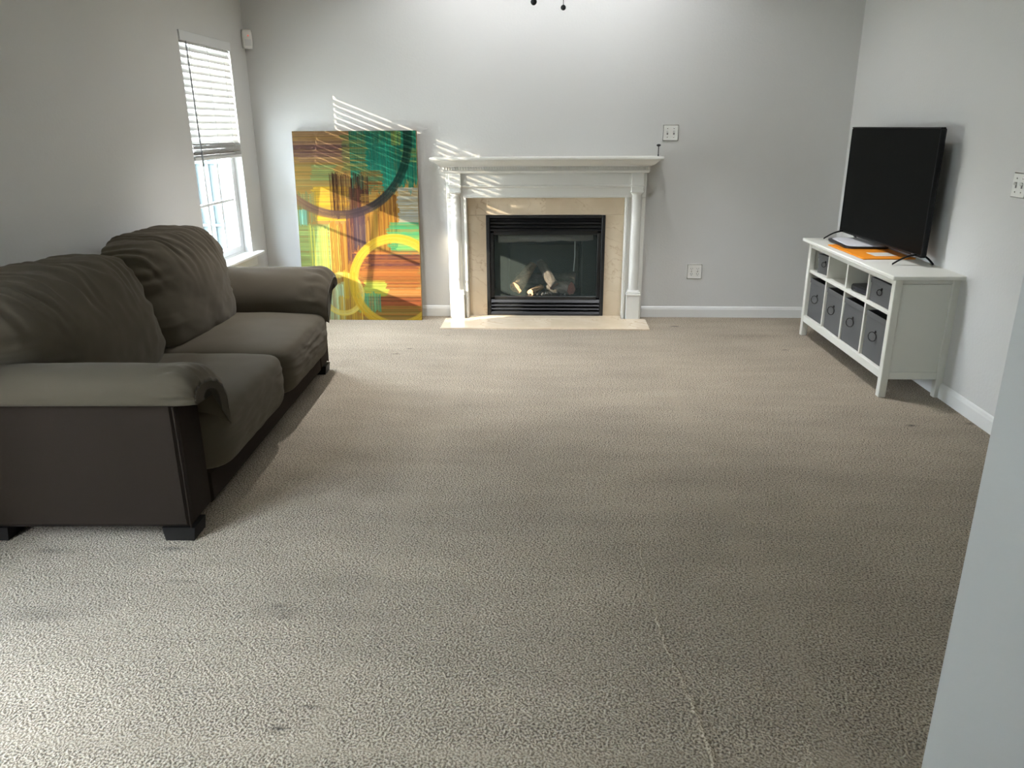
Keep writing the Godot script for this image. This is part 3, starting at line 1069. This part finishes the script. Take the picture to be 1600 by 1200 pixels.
	for q in [[-0.055, -0.06], [-0.055, -L + 0.06], [-0.735, -0.06], [-0.735, -L + 0.06]]:
		obj("foot", MB.new().prism([Vector2(-0.06, 0.052), Vector2(0.06, 0.052), Vector2(0.052, 0.0), Vector2(-0.052, 0.0)], Vector3(q[0], 0.0, q[1] - 0.05), Vector3.RIGHT, Vector3.UP, Vector3(0, 0, 0.1)), foot, t)

# ------------------------------------------------------------------ painting
var pw := 448
var ph := 672
var pb: PackedFloat32Array

func h1(a: int, b: int) -> float:
	var x := (a * 374761393 + b * 668265263) & 0x7fffffff
	x = ((x ^ (x >> 13)) * 1274126177) & 0x7fffffff
	return float((x ^ (x >> 16)) & 0xffff) / 65535.0

func put(x: int, y: int, c: Color, a: float) -> void:
	var i := (y * pw + x) * 3
	pb[i] += (c.r - pb[i]) * a
	pb[i + 1] += (c.g - pb[i + 1]) * a
	pb[i + 2] += (c.b - pb[i + 2]) * a

func brush(u0: float, v0: float, u1: float, v1: float, c: Color, c2: Color, across: bool, cover: float, sd: int) -> void:
	# dry brush strokes in a rectangle: each bristle line has its own load, start and end
	var x0 := int(u0 * pw)
	var x1 := int(u1 * pw)
	var y0 := int(v0 * ph)
	var y1 := int(v1 * ph)
	var lines := (y1 - y0) if across else (x1 - x0)
	for k in lines:
		var r := h1(k, sd)
		var grp := h1(k / 6, sd + 9)
		var e0 := (h1(k / 2, sd + 1) * 0.6 + h1(k / 11, sd + 2)) * 0.11
		var e1 := 1.0 - (h1(k / 2, sd + 3) * 0.6 + h1(k / 11, sd + 4)) * 0.14
		var a := clampf(cover + (r - 0.5) * 0.75 + (grp - 0.5) * 0.7, 0.0, 1.0)
		var lum := 0.78 + 0.42 * h1(k, sd + 12) * h1(k / 3, sd + 13) + 0.12 * grp
		var col := c.lerp(c2, clampf(grp * 1.5 - 0.25 + (r - 0.5) * 0.8, 0.0, 1.0)) * lum
		var len := (x1 - x0) if across else (y1 - y0)
		for q in range(int(e0 * len), int(e1 * len)):
			var x := x0 + (q if across else k)
			var y := y0 + (k if across else q)
			if x < 0 or y < 0 or x >= pw or y >= ph:
				continue
			var i := q / 14
			var b := lerpf(h1(i + k * 31, sd + 6), h1(i + 1 + k * 31, sd + 6), (q % 14) / 14.0)
			put(x, y, col, clampf(a * (0.55 + 0.75 * b), 0.0, 1.0))

func ring(cu: float, cv: float, r: float, w: float, c: Callable, a0: float, sd: int) -> void:
	# cu, cv, r, w in units of the width
	var cx := cu * pw
	var cy := cv * pw
	var rr := r * pw
	var ww := w * pw * 0.5
	for y in range(maxi(0, int(cy - rr - ww) - 2), mini(ph, int(cy + rr + ww) + 2)):
		for x in range(maxi(0, int(cx - rr - ww) - 2), mini(pw, int(cx + rr + ww) + 2)):
			var d := Vector2(x - cx, y - cy)
			var q := (d.length() - rr) / ww
			if absf(q) > 1.1:
				continue
			var ang := d.angle()
			var li := int((q + 1.2) * ww)
			var edge := clampf((1.0 - absf(q)) * 4.0, 0.0, 1.0)
			var a := edge * clampf(a0 + (h1(li, sd) - 0.5) * 0.5 + (h1(li * 7 + int(ang * 9.0), sd + 1) - 0.5) * 0.35, 0.0, 1.0)
			put(x, y, c.call(ang, h1(li, sd + 2)), a)

func painting() -> void:
	pb = PackedFloat32Array()
	pb.resize(pw * ph * 3)
	for y in ph:
		for x in pw:
			put(x, y, c8(150, 118, 62), 1.0)
	var brown := c8(92, 56, 34)
	var mauve := c8(104, 74, 68)
	var gold := c8(180, 134, 40)
	var yel := c8(196, 160, 40)
	var teal := c8(26, 122, 98)
	var teal2 := c8(60, 158, 130)
	var lime := c8(176, 196, 92)
	brush(-0.1, 0.0, 0.75, 0.18, c8(128, 96, 70), c8(150, 118, 84), true, 0.9, 1)
	brush(-0.1, 0.05, 0.5, 0.13, mauve, c8(82, 56, 56), true, 0.75, 2)
	brush(-0.1, 0.16, 0.6, 0.42, c8(158, 122, 58), c8(128, 112, 62), true, 0.85, 3)
	brush(0.46, -0.1, 1.1, 0.34, teal, c8(24, 96, 78), false, 0.95, 4)
	brush(0.58, 0.02, 0.82, 0.34, teal2, teal, false, 0.6, 5)
	brush(0.38, 0.02, 0.62, 0.2, c8(58, 112, 72), c8(120, 116, 62), true, 0.6, 6)
	brush(0.84, -0.05, 1.05, 0.3, c8(20, 102, 84), c8(36, 128, 100), false, 0.8, 7)
	brush(0.12, 0.17, 0.36, 0.25, c8(92, 138, 92), c8(120, 128, 70), true, 0.7, 8)
	brush(0.54, 0.2, 0.74, 0.31, c8(160, 104, 36), c8(122, 74, 32), true, 0.75, 9)
	brush(0.86, 0.09, 1.05, 0.16, c8(190, 160, 62), c8(120, 140, 80), true, 0.6, 10)
	brush(0.8, 0.0, 0.88, 0.08, c8(190, 160, 62), c8(100, 130, 70), false, 0.7, 110)
	brush(0.1, 0.28, 0.46, 0.46, yel, c8(190, 146, 40), true, 0.85, 11)
	brush(0.0, 0.3, 0.16, 0.5, c8(148, 124, 72), c8(120, 124, 78), false, 0.6, 12)
	brush(0.28, 0.2, 0.6, 0.46, c8(80, 46, 28), c8(48, 26, 18), false, 0.7, 13)
	brush(0.44, 0.27, 0.6, 0.5, c8(56, 34, 28), c8(76, 44, 34), false, 0.85, 113)
	brush(0.52, 0.32, 0.7, 0.44, c8(196, 158, 62), c8(150, 104, 44), true, 0.6, 14)
	brush(0.66, 0.3, 0.84, 0.6, c8(164, 112, 34), c8(104, 62, 28), false, 0.8, 15)
	brush(0.82, 0.29, 1.06, 0.48, c8(172, 176, 162), c8(150, 152, 140), true, 0.9, 16)
	brush(-0.05, 0.4, 0.08, 0.5, c8(110, 180, 160), c8(140, 190, 160), false, 0.9, 17)
	brush(-0.1, 0.48, 0.3, 0.82, c8(128, 166, 100), c8(154, 174, 98), true, 0.8, 18)
	brush(0.08, 0.46, 0.36, 0.78, c8(150, 180, 104), c8(182, 176, 72), false, 0.75, 19)
	brush(0.26, 0.44, 0.5, 0.8, c8(180, 130, 42), c8(142, 88, 38), false, 0.85, 20)
	brush(0.4, 0.4, 0.6, 0.74, c8(110, 72, 60), c8(84, 54, 50), false, 0.75, 21)
	brush(0.46, 0.38, 0.57, 0.64, c8(92, 76, 84), c8(70, 54, 60), false, 0.85, 121)
	brush(0.56, 0.4, 0.8, 0.66, c8(176, 130, 40), c8(132, 84, 34), false, 0.8, 22)
	brush(0.72, 0.47, 1.08, 0.66, c8(86, 168, 104), c8(58, 146, 98), true, 0.9, 23)
	brush(0.8, 0.54, 1.08, 0.62, c8(196, 196, 74), c8(120, 178, 96), true, 0.6, 24)
	brush(0.42, 0.62, 1.1, 0.98, c8(146, 82, 42), c8(176, 108, 52), true, 0.95, 25)
	brush(0.5, 0.64, 1.1, 0.72, c8(118, 62, 44), c8(92, 56, 58), true, 0.8, 26)
	brush(0.55, 0.74, 1.1, 0.8, c8(166, 98, 46), c8(108, 58, 48), true, 0.7, 27)
	brush(0.62, 0.82, 1.1, 0.87, c8(206, 166, 106), c8(176, 116, 58), true, 0.75, 28)
	brush(0.6, 0.87, 1.1, 0.93, c8(104, 54, 44), c8(150, 80, 48), true, 0.8, 29)
	brush(0.5, 0.92, 1.1, 1.03, c8(176, 132, 54), c8(128, 108, 52), true, 0.85, 30)
	brush(0.5, 0.78, 0.74, 0.87, c8(190, 190, 58), c8(166, 184, 74), true, 0.85, 31)
	brush(0.46, 0.84, 0.66, 0.97, c8(104, 176, 124), c8(84, 160, 116), false, 0.85, 32)
	brush(-0.1, 0.78, 0.36, 1.05, c8(198, 206, 170), c8(176, 196, 150), false, 0.85, 33)
	brush(0.3, 0.86, 0.5, 1.05, c8(190, 146, 48), c8(206, 166, 60), false, 0.8, 34)
	# dark arc, small pale ring, yellow ring
	var asp := float(ph) / pw
	ring(0.356, 0.045 * asp, 0.575, 0.075, func(a: float, r: float) -> Color:
		var s := clampf((2.5 - a) / 2.2, 0.0, 1.0)
		var base := c8(112, 84, 64).lerp(c8(44, 36, 40), clampf(s * 2.4 - 0.3, 0.0, 1.0)).lerp(c8(20, 46, 38), clampf((s - 0.6) * 3.0, 0.0, 1.0))
		return base.lerp(Color(base.r * 1.5, base.g * 1.45, base.b * 1.4), r * 0.5), 0.85, 40)
	ring(0.34, 0.855 * asp, 0.16, 0.05, func(_a: float, r: float) -> Color: return c8(222, 190, 74).lerp(c8(226, 214, 136), r), 0.85, 41)
	ring(0.79, 0.79 * asp, 0.355, 0.085, func(a: float, r: float) -> Color: return c8(196, 152, 34).lerp(c8(214, 184, 70), r), 0.9, 42)
	brush(0.35, 0.72, 0.46, 0.9, c8(204, 178, 56), c8(196, 160, 42), false, 0.6, 43)
	var by := PackedByteArray()
	by.resize(pw * ph * 3)
	for i in pb.size():
		by[i] = clampi(int(pb[i] * 200.0), 0, 255)
	var tex := ImageTexture.create_from_image(Image.create_from_data(pw, ph, false, Image.FORMAT_RGB8, by))
	var m := mat(Color.WHITE, 0.75, 0.15)
	m.albedo_texture = tex
	m.heightmap_enabled = true
	m.heightmap_texture = tex
	m.heightmap_scale = 0.12
	var W := 0.917
	var H := 1.395
	var t := thing("canvas_painting", "large abstract canvas of yellow, teal and brown rings leaning on the wall", "painting", Vector3(-1.455, 0.0, 0.155))
	t.rotation_order = EULER_ORDER_YXZ
	t.rotation = Vector3(-asin(0.095 / H), deg_to_rad(-0.3), 0)
	var cv := MB.new()
	cv.face([Vector3(-W / 2, 0.0, 0), Vector3(-W / 2, H, 0), Vector3(W / 2, H, 0), Vector3(W / 2, 0.0, 0)], [Vector2(0, 1), Vector2(0, 0), Vector2(1, 0), Vector2(1, 1)])
	cv._normals(0, 0)
	obj("painted_canvas", cv, m, t)
	var ed := mat(c8(118, 92, 50), 0.7)
	var e := MB.new()
	e.box(Vector3(-W / 2 + 0.011, H / 2, -0.0195), Vector3(0.022, H, 0.038), 0.001).box(Vector3(W / 2 - 0.011, H / 2, -0.0195), Vector3(0.022, H, 0.038), 0.001)
	e.box(Vector3(0, 0.011, -0.0195), Vector3(W - 0.044, 0.022, 0.038), 0.001).box(Vector3(0, H - 0.011, -0.0195), Vector3(W - 0.044, 0.022, 0.038), 0.001)
	obj("stretcher", e, ed, t)

# ------------------------------------------------------------------ console and what it holds
func console() -> void:
	var at := Vector3(1.763, 0, 0.497)
	var turn := deg_to_rad(0.85)
	var LN := 1.349
	var D := 0.335
	var w: StandardMaterial3D = mat(c8(226, 225, 214), 0.4, 0.5)
	var t := thing("tv_console", "white wooden console with eight cubbies against the right wall", "console", at, turn)
	# local: x towards the wall, z along the length from the far end
	obj("tabletop", MB.new().box(Vector3(D / 2 - 0.012, 0.661, LN / 2), Vector3(D + 0.045, 0.022, LN + 0.09), 0.004), w, t)
	for x in [0.02, D - 0.02]:
		for z in [0.02, LN - 0.02]:
			obj("post", MB.new().box(Vector3(x, 0.325, z), Vector3(0.04, 0.65, 0.04), 0.003), w, t)
	var rails := MB.new()
	obj("top_rail", MB.new().box(Vector3(0.018, 0.632, LN / 2), Vector3(0.026, 0.036, LN - 0.08), 0.002), w, t)
	obj("bottom_rail", MB.new().box(Vector3(0.018, 0.124, LN / 2), Vector3(0.03, 0.046, LN - 0.08), 0.002), w, t)
	obj("bottom_rail", MB.new().box(Vector3(D - 0.02, 0.124, LN / 2), Vector3(0.02, 0.046, LN - 0.08), 0.002), w, t)
	obj("back_panel", MB.new().box(Vector3(D - 0.012, 0.39, LN / 2), Vector3(0.008, 0.52, LN - 0.08), 0.001), w, t)
	obj("bottom_board", MB.new().box(Vector3(D / 2 + 0.005, 0.139, LN / 2), Vector3(D - 0.06, 0.016, LN - 0.08), 0.001), w, t)
	obj("shelf", MB.new().box(Vector3(D / 2 - 0.005, 0.456, LN / 2), Vector3(D - 0.03, 0.02, LN - 0.07), 0.002), w, t)
	for k in 3:
		obj("divider", MB.new().box(Vector3(D / 2 - 0.005, 0.388, 0.04 + (LN - 0.08) * (k + 1) / 4.0), Vector3(D - 0.034, 0.49, 0.018), 0.002), w, t)
	for z in [0.02, LN - 0.02]:
		var sp := obj("side_panel", MB.new().box(Vector3(D / 2, 0.37, z), Vector3(D - 0.078, 0.5, 0.016), 0.001), w, t)
		obj("side_rail", MB.new().box(Vector3(D / 2, 0.122, z), Vector3(D - 0.08, 0.04, 0.034), 0.002), w, sp)
		obj("side_rail", MB.new().box(Vector3(D / 2, 0.637, z), Vector3(D - 0.08, 0.026, 0.034), 0.002), w, sp)
	var bs := Basis(Vector3.UP, turn)
	var cell := func(k: int) -> float: return 0.04 + (LN - 0.08) * (k + 0.5) / 4.0
	var cloth := relief(mat(c8(98, 98, 97), 0.9, 0.2), noise_tex(256, 0.15, 2, FastNoiseLite.TYPE_SIMPLEX_SMOOTH, null, 9), 0.03, 8.0, false)
	var dark := mat(c8(44, 44, 45), 0.9, 0.2)
	var where := ["farthest cubby, nearest the fireplace wall", "second cubby from the fireplace wall", "third cubby from the fireplace wall", "nearest cubby of the white console"]
	for k in 4:
		var b := thing("storage_bin", "tall grey bin in the lower %s" % where[k], "bin", at + bs * Vector3(0.02 + [0.004, 0.002, 0.0, 0.004][k], 0.147, cell.call(k)), turn + deg_to_rad([1.0, -1.0, 0.5, -0.5][k]), "tall grey fabric bins in the console")
		bin(b, 0.288, 0.28, 0.264 - 0.003 * (k % 2), cloth, dark, 0.026)
	var b1 := thing("small_bin", "small grey fabric bin turned askew in the far upper cubby", "bin", at + bs * Vector3(0.04, 0.466, cell.call(0) + 0.035), turn + deg_to_rad(9), "small grey fabric bins in the console")
	bin(b1, 0.19, 0.2, 0.125, cloth, dark, 0.016)
	var b2 := thing("small_bin", "small grey fabric bin filling the near upper cubby", "bin", at + bs * Vector3(0.024, 0.466, cell.call(3)), turn, "small grey fabric bins in the console")
	bin(b2, 0.286, 0.27, 0.132, cloth, dark, 0.016)
	# black devices in the third upper cubby
	var dv := thing("media_box", "black media box lying in the third upper cubby of the console", "device", at + bs * Vector3(0.135, 0.466, cell.call(2) + 0.005), turn + deg_to_rad(6))
	obj("case", MB.new().box(Vector3(0, 0.022, 0), Vector3(0.2, 0.04, 0.24), 0.008), M.black, dv)
	obj("front_lens", MB.new().box(Vector3(-0.1005, 0.022, 0), Vector3(0.003, 0.022, 0.15), 0.001), mat(c8(30, 34, 42), 0.15), dv)
	obj("rubber_foot", MB.new().box(Vector3(-0.08, 0.002, 0.08), Vector3(0.015, 0.004, 0.015), 0.001).box(Vector3(0.08, 0.002, -0.08), Vector3(0.015, 0.004, 0.015), 0.001).box(Vector3(-0.08, 0.002, -0.08), Vector3(0.015, 0.004, 0.015), 0.001).box(Vector3(0.08, 0.002, 0.08), Vector3(0.015, 0.004, 0.015), 0.001), M.black, dv)
	var coil := []
	for k in 60:
		var a := k / 59.0 * TAU * 2.6
		coil.append(Vector3(0.055 * cos(a), 0.006 + k * 0.00085 + 0.004 * sin(a * 1.7), 0.04 * sin(a)))
	var cb := obj("cable_bundle", MB.new().tube(coil, 0.005, 8), M.black)
	cb.position = at + bs * Vector3(0.13, 0.5085, cell.call(2) + 0.045)
	tag(cb, "coil of black cable lying on top of the black media box", "cable")

	papers()

func bin(b: Node3D, wz: float, dx: float, h: float, cloth: Material, dark: Material, r: float) -> void:
	# local origin: bottom of the front face; x into the cubby
	var th := 0.006
	var m := MB.new()
	m.box(Vector3(th / 2, h / 2, 0), Vector3(th, h, wz), 0.002)
	m.box(Vector3(dx - th / 2, h / 2, 0), Vector3(th, h, wz), 0.002)
	m.box(Vector3(dx / 2, h / 2, wz / 2 - th / 2), Vector3(dx - 2 * th, h, th), 0.002).box(Vector3(dx / 2, h / 2, -wz / 2 + th / 2), Vector3(dx - 2 * th, h, th), 0.002)
	m.box(Vector3(dx / 2, th / 2, 0), Vector3(dx - 2 * th, th, wz - 2 * th), 0.001)
	obj("body", m, cloth, b)
	var f := MB.new()
	f.box(Vector3(-0.0015, h - 0.014, 0), Vector3(0.004, 0.03, wz + 0.002), 0.001)
	f.box(Vector3(dx / 2, h - 0.014, wz / 2 + 0.0008), Vector3(dx, 0.03, 0.003), 0.001).box(Vector3(dx / 2, h - 0.014, -wz / 2 - 0.0008), Vector3(dx, 0.03, 0.003), 0.001)
	obj("rim_band", f, cloth, b)
	obj("inner_floor", MB.new().box(Vector3(dx / 2, h - 0.07, 0), Vector3(dx - 0.014, 0.004, wz - 0.014), 0.001), dark, b)
	var y := h * 0.55
	var ring_path := []
	for k in 24:
		var a := k / 24.0 * TAU
		ring_path.append(Vector3(-0.005 - r * 0.5 * (1.0 - sin(a)), y + cos(a) * r, 0.15 * r + sin(a) * r * 0.8))
	var rp := obj("ring_pull", MB.new().tube(ring_path, 0.0026, 8, true), M.dark_metal, b)
	obj("grommet", MB.new().lathe(Vector3(0.002, y + r, 0), [[0.001, 0.0], [0.008, 0.0], [0.008, 0.006], [0.004, 0.009], [0.001, 0.009]], 12, Basis(Vector3.BACK, PI / 2)), M.dark_metal, rp)

func papers() -> void:
	var y := 0.672
	var env := thing("envelope", "large orange mailing envelope lying on the console under the television", "envelope", Vector3(1.935, y, 1.085), deg_to_rad(1.5))
	var om := mat(c8(232, 142, 36), 0.6, 0.35)
	obj("sleeve", MB.new().box(Vector3(0, 0.004, 0), Vector3(0.3, 0.007, 0.56), 0.003), om, env)
	obj("flap", MB.new().box(Vector3(0.02, 0.0082, -0.25), Vector3(0.26, 0.0012, 0.05), 0.0005), mat(c8(222, 130, 30), 0.6), env)
	obj("address_label", MB.new().box(Vector3(0.015, 0.0079, 0.135), Vector3(0.13, 0.0008, 0.13), 0.0003), mat(c8(232, 226, 214), 0.5), env)
	# black rounded folder lying partly on the envelope, white sheets on it
	var rr := func(wx: float, wz: float, r: float) -> Array:
		var p := []
		for c in [[1, 1, 0.0], [-1, 1, PI / 2], [-1, -1, PI], [1, -1, 1.5 * PI]]:
			for k in 7:
				var a: float = c[2] + k / 6.0 * PI / 2
				p.append(Vector2(c[0] * (wx / 2 - r) + cos(a) * r, c[1] * (wz / 2 - r) + sin(a) * r))
		return p
	var fo := thing("folder", "black folder with rounded corners lying on the orange envelope", "folder", Vector3(1.967, y + 0.0088, 0.80), deg_to_rad(-3))
	obj("cover", MB.new().prism(rr.call(0.27, 0.44, 0.06), Vector3(0, 0, 0), Vector3.RIGHT, Vector3.BACK, Vector3(0, 0.009, 0)), M.black, fo)
	obj("spine", MB.new().box(Vector3(0.128, 0.0085, 0), Vector3(0.012, 0.003, 0.3), 0.001), M.black, fo)
	var sh := thing("paper_stack", "white sheets of paper lying on the black folder", "paper", Vector3(1.975, y + 0.0179, 0.785), deg_to_rad(-3), "")
	obj("sheet", MB.new().prism(rr.call(0.235, 0.4, 0.055), Vector3(0, 0, 0), Vector3.RIGHT, Vector3.BACK, Vector3(0, 0.0016, 0)), mat(c8(226, 226, 230), 0.55), sh)
	obj("sheet", MB.new().prism(rr.call(0.225, 0.38, 0.05), Vector3(0.004, 0.0017, -0.006), Vector3.RIGHT, Vector3.BACK, Vector3(0, 0.0012, 0)), mat(c8(232, 232, 234), 0.55), sh)

# ------------------------------------------------------------------ television
func television() -> void:
	var t := thing("television", "large black flat screen television on splayed feet on the white console", "television", Vector3(1.983, 0.672, 1.035), deg_to_rad(2.0))
	var W := 1.137
	var H := 0.675
	var y0 := 0.048
	# local: -x is the screen side, z along the width
	var bez := mat(c8(9, 9, 10), 0.4, 0.3)
	var sc := mat(c8(12, 13, 12), 0.35, 0.12)
	var m := MB.new()
	m.box(Vector3(0.012, y0 + H - 0.004, 0), Vector3(0.024, 0.008, W), 0.002).box(Vector3(0.012, y0 + 0.007, 0), Vector3(0.026, 0.014, W), 0.002)
	for s in [-1, 1]:
		m.box(Vector3(0.012, y0 + H / 2, s * (W / 2 - 0.004)), Vector3(0.024, H - 0.022, 0.008), 0.002)
	obj("bezel", m, bez, t)
	obj("screen", MB.new().box(Vector3(0.006, y0 + H / 2 + 0.003, 0), Vector3(0.006, H - 0.02, W - 0.014), 0.001), sc, t)
	obj("back_shell", MB.new().box(Vector3(0.022, y0 + H / 2, 0), Vector3(0.024, H - 0.01, W - 0.006), 0.006).prism([Vector2(0.03, 0.02), Vector2(0.062, 0.05), Vector2(0.062, 0.33), Vector2(0.03, 0.4)], Vector3(0, y0, -W / 2 + 0.12), Vector3.RIGHT, Vector3.UP, Vector3(0, 0, W - 0.24)), bez, t)
	for s in [-1.0, 1.0]:
		var z: float = s * 0.512
		var f := MB.new()
		for q in [[-0.122, 1.0], [0.1, 1.0]]:
			var zf: float = z + s * 0.075 * 0.0
			f.grid(10, 10, func(u: float, w: float) -> Vector3:
				var a := w * TAU
				var p := Vector3(0.014, 0.058, z).lerp(Vector3(q[0], 0.006, zf), u)
				p.y += 0.012 * sin(u * PI)
				return p + Vector3(sin(a) * 0.003 * signf(q[0]), cos(a) * 0.0058, sin(a) * 0.009), false, true, true)
		obj("foot", f, bez, t)
	obj("badge", MB.new().box(Vector3(-0.001, y0 + 0.007, W / 2 - 0.09), Vector3(0.002, 0.008, 0.035), 0.0005), mat(c8(120, 122, 122), 0.3), t)

# ------------------------------------------------------------------ plates and the motion sensor
func screw(m: MB, p: Vector3) -> void:
	m.lathe(p, [[0.0005, -0.001], [0.0036, -0.001], [0.0036, 0.0008], [0.0025, 0.0016], [0.0005, 0.0016]], 10, Basis(Vector3.RIGHT, PI / 2))

func plate(t: Node3D) -> void:   # a plate for two devices in local x, y; z out of the wall
	obj("cover_plate", MB.new().prism([Vector2(-0.058, -0.0575), Vector2(0.058, -0.0575), Vector2(0.058, 0.0575), Vector2(-0.058, 0.0575)], Vector3.ZERO, Vector3.RIGHT, Vector3.UP, Vector3(0, 0, 0.003)).grid(1, 4, func(u: float, w: float) -> Vector3:
		var c: Array = [[-1, -1], [1, -1], [1, 1], [-1, 1]][int(round(w * 4.0)) % 4]
		return Vector3(c[0] * lerpf(0.058, 0.052, u), c[1] * lerpf(0.0575, 0.0515, u), 0.003 + 0.005 * u), false, true, true), M.plate, t)

func toggles(t: Node3D) -> void:
	plate(t)
	var dark := mat(c8(120, 118, 112), 0.6)
	for x in [-0.023, 0.023]:
		obj("toggle_slot", MB.new().box(Vector3(x, 0, 0.0085), Vector3(0.011, 0.026, 0.001), 0.0003), dark, t)
		obj("toggle", MB.new().box(Vector3(x, 0.006, 0.0145), Vector3(0.0085, 0.012, 0.016), 0.003, Basis(Vector3.RIGHT, -0.5)), M.plate, t)
		var s := MB.new()
		screw(s, Vector3(x, 0.03, 0.008))
		screw(s, Vector3(x, -0.03, 0.008))
		obj("screw", s, M.chrome, t)

func wall_plates() -> void:
	var t := thing("light_switch", "white double toggle switch plate on the wall above the mantel's right end", "switch", Vector3(0.848, 1.363, 0.0))
	toggles(t)
	t = thing("light_switch", "white double toggle switch plate on the right wall beside the television", "switch", Vector3(WALL_R, 1.145, 2.195), -PI / 2)
	toggles(t)
	t = thing("wall_outlet", "white four socket outlet plate low on the wall right of the fireplace", "outlet", Vector3(1.087, 0.356, 0.0))
	plate(t)
	var dark := mat(c8(40, 38, 36), 0.6)
	for x in [-0.023, 0.023]:
		for y in [0.02, -0.02]:
			var r := obj("socket", MB.new().lathe(Vector3(x, y, 0.0075), [[0.001, 0.0], [0.0165, 0.0], [0.0165, 0.0018], [0.015, 0.0024], [0.001, 0.0024]], 24, Basis(Vector3.RIGHT, PI / 2)), M.plate, t)
			obj("slot", MB.new().box(Vector3(x - 0.0065, y + 0.004, 0.0101), Vector3(0.0026, 0.009, 0.0008), 0.0002).box(Vector3(x + 0.0065, y + 0.004, 0.0101), Vector3(0.0026, 0.0075, 0.0008), 0.0002).box(Vector3(x, y - 0.007, 0.0101), Vector3(0.0045, 0.0045, 0.0008), 0.0002), dark, r)
		var s := MB.new()
		screw(s, Vector3(x, 0.0, 0.008))
		obj("screw", s, M.chrome, t)
	# motion detector across the corner
	t = thing("motion_sensor", "white motion sensor with a red light high in the left corner", "sensor", Vector3(WALL_L + 0.028, 2.015, 0.028), deg_to_rad(38))
	obj("case", MB.new().grid(8, 24, func(u: float, w: float) -> Vector3:
		var a := w * TAU
		var y := lerpf(-0.062, 0.062, u)
		var k := 1.0 - 0.12 * pow(absf(2.0 * u - 1.0), 4.0)
		var e := 0.45
		return Vector3(signf(cos(a)) * pow(absf(cos(a)), e) * 0.036 * k, y, signf(sin(a)) * pow(absf(sin(a)), e) * 0.024 * k + 0.006 * sin(u * PI)), false, true, true), M.plate, t)
	obj("lens", MB.new().grid(6, 8, func(u: float, w: float) -> Vector3: return Vector3((w - 0.5) * 0.046, lerpf(-0.045, 0.0, u), 0.0295 + 0.004 * sin(u * PI) * sin(w * PI))), mat(c8(226, 226, 222), 0.25), t)
	var led := mat(c8(250, 120, 110), 0.4)
	led.emission_enabled = true
	led.emission = Color(1.0, 0.25, 0.2)
	led.emission_energy_multiplier = 1.2
	obj("indicator_light", MB.new().lathe(Vector3(0.004, 0.022, 0.03), [[0.0005, -0.004], [0.0045, -0.004], [0.0045, 0.001], [0.0005, 0.0025]], 12, Basis(Vector3.RIGHT, PI / 2)), led, t)

# ------------------------------------------------------------------ ceiling fan (only its pull chains reach into the frame)
func ceiling_fan() -> void:
	var t := thing("ceiling_fan", "ceiling fan whose two dark pull chains hang into the top of the picture", "fan", Vector3(-0.02, CEIL, 2.5))
	var met := mat(c8(60, 54, 48), 0.35, 0.5, 0.7)
	var wood := mat(c8(84, 58, 42), 0.5)
	obj("canopy", MB.new().lathe(Vector3.ZERO, [[0.001, 0.0], [0.065, 0.0], [0.06, -0.03], [0.03, -0.05], [0.014, -0.055], [0.001, -0.055]], 24), met, t)
	obj("motor", MB.new().lathe(Vector3.ZERO, [[0.014, -0.055], [0.014, -0.3], [0.05, -0.31], [0.11, -0.34], [0.12, -0.38], [0.1, -0.425], [0.06, -0.45], [0.05, -0.5], [0.001, -0.505]], 32), met, t)
	for k in 5:
		var a := k / 5.0 * TAU + 0.3
		var b := Basis(Vector3.UP, a) * Basis(Vector3.RIGHT, 0.2)
		obj("blade", MB.new().box(b * Vector3(0.4, -0.39, 0) + Vector3(0, 0.0, 0), Vector3(0.5, 0.008, 0.13), 0.004, b), wood, t)
	for q in [[-0.062, 0.867, 0.0125], [0.056, 0.889, 0.0105]]:
		var links := []
		var x: float = q[0]
		links.append(Vector3(x * 0.8, -0.49, 0))
		links.append(Vector3(x, -0.53, 0))
		links.append(Vector3(x, -q[1], 0))
		var c := obj("pull_chain", MB.new().tube(links, 0.0016, 6), met, t)
		obj("chain_ball", MB.new().grid(8, 14, func(u: float, w: float) -> Vector3:
			var a := w * TAU
			var p := (u - 0.5) * PI
			return Vector3(x, -q[1], 0) + Vector3(cos(a) * cos(p), sin(p), sin(a) * cos(p)) * q[2], false, true), M.black, c)
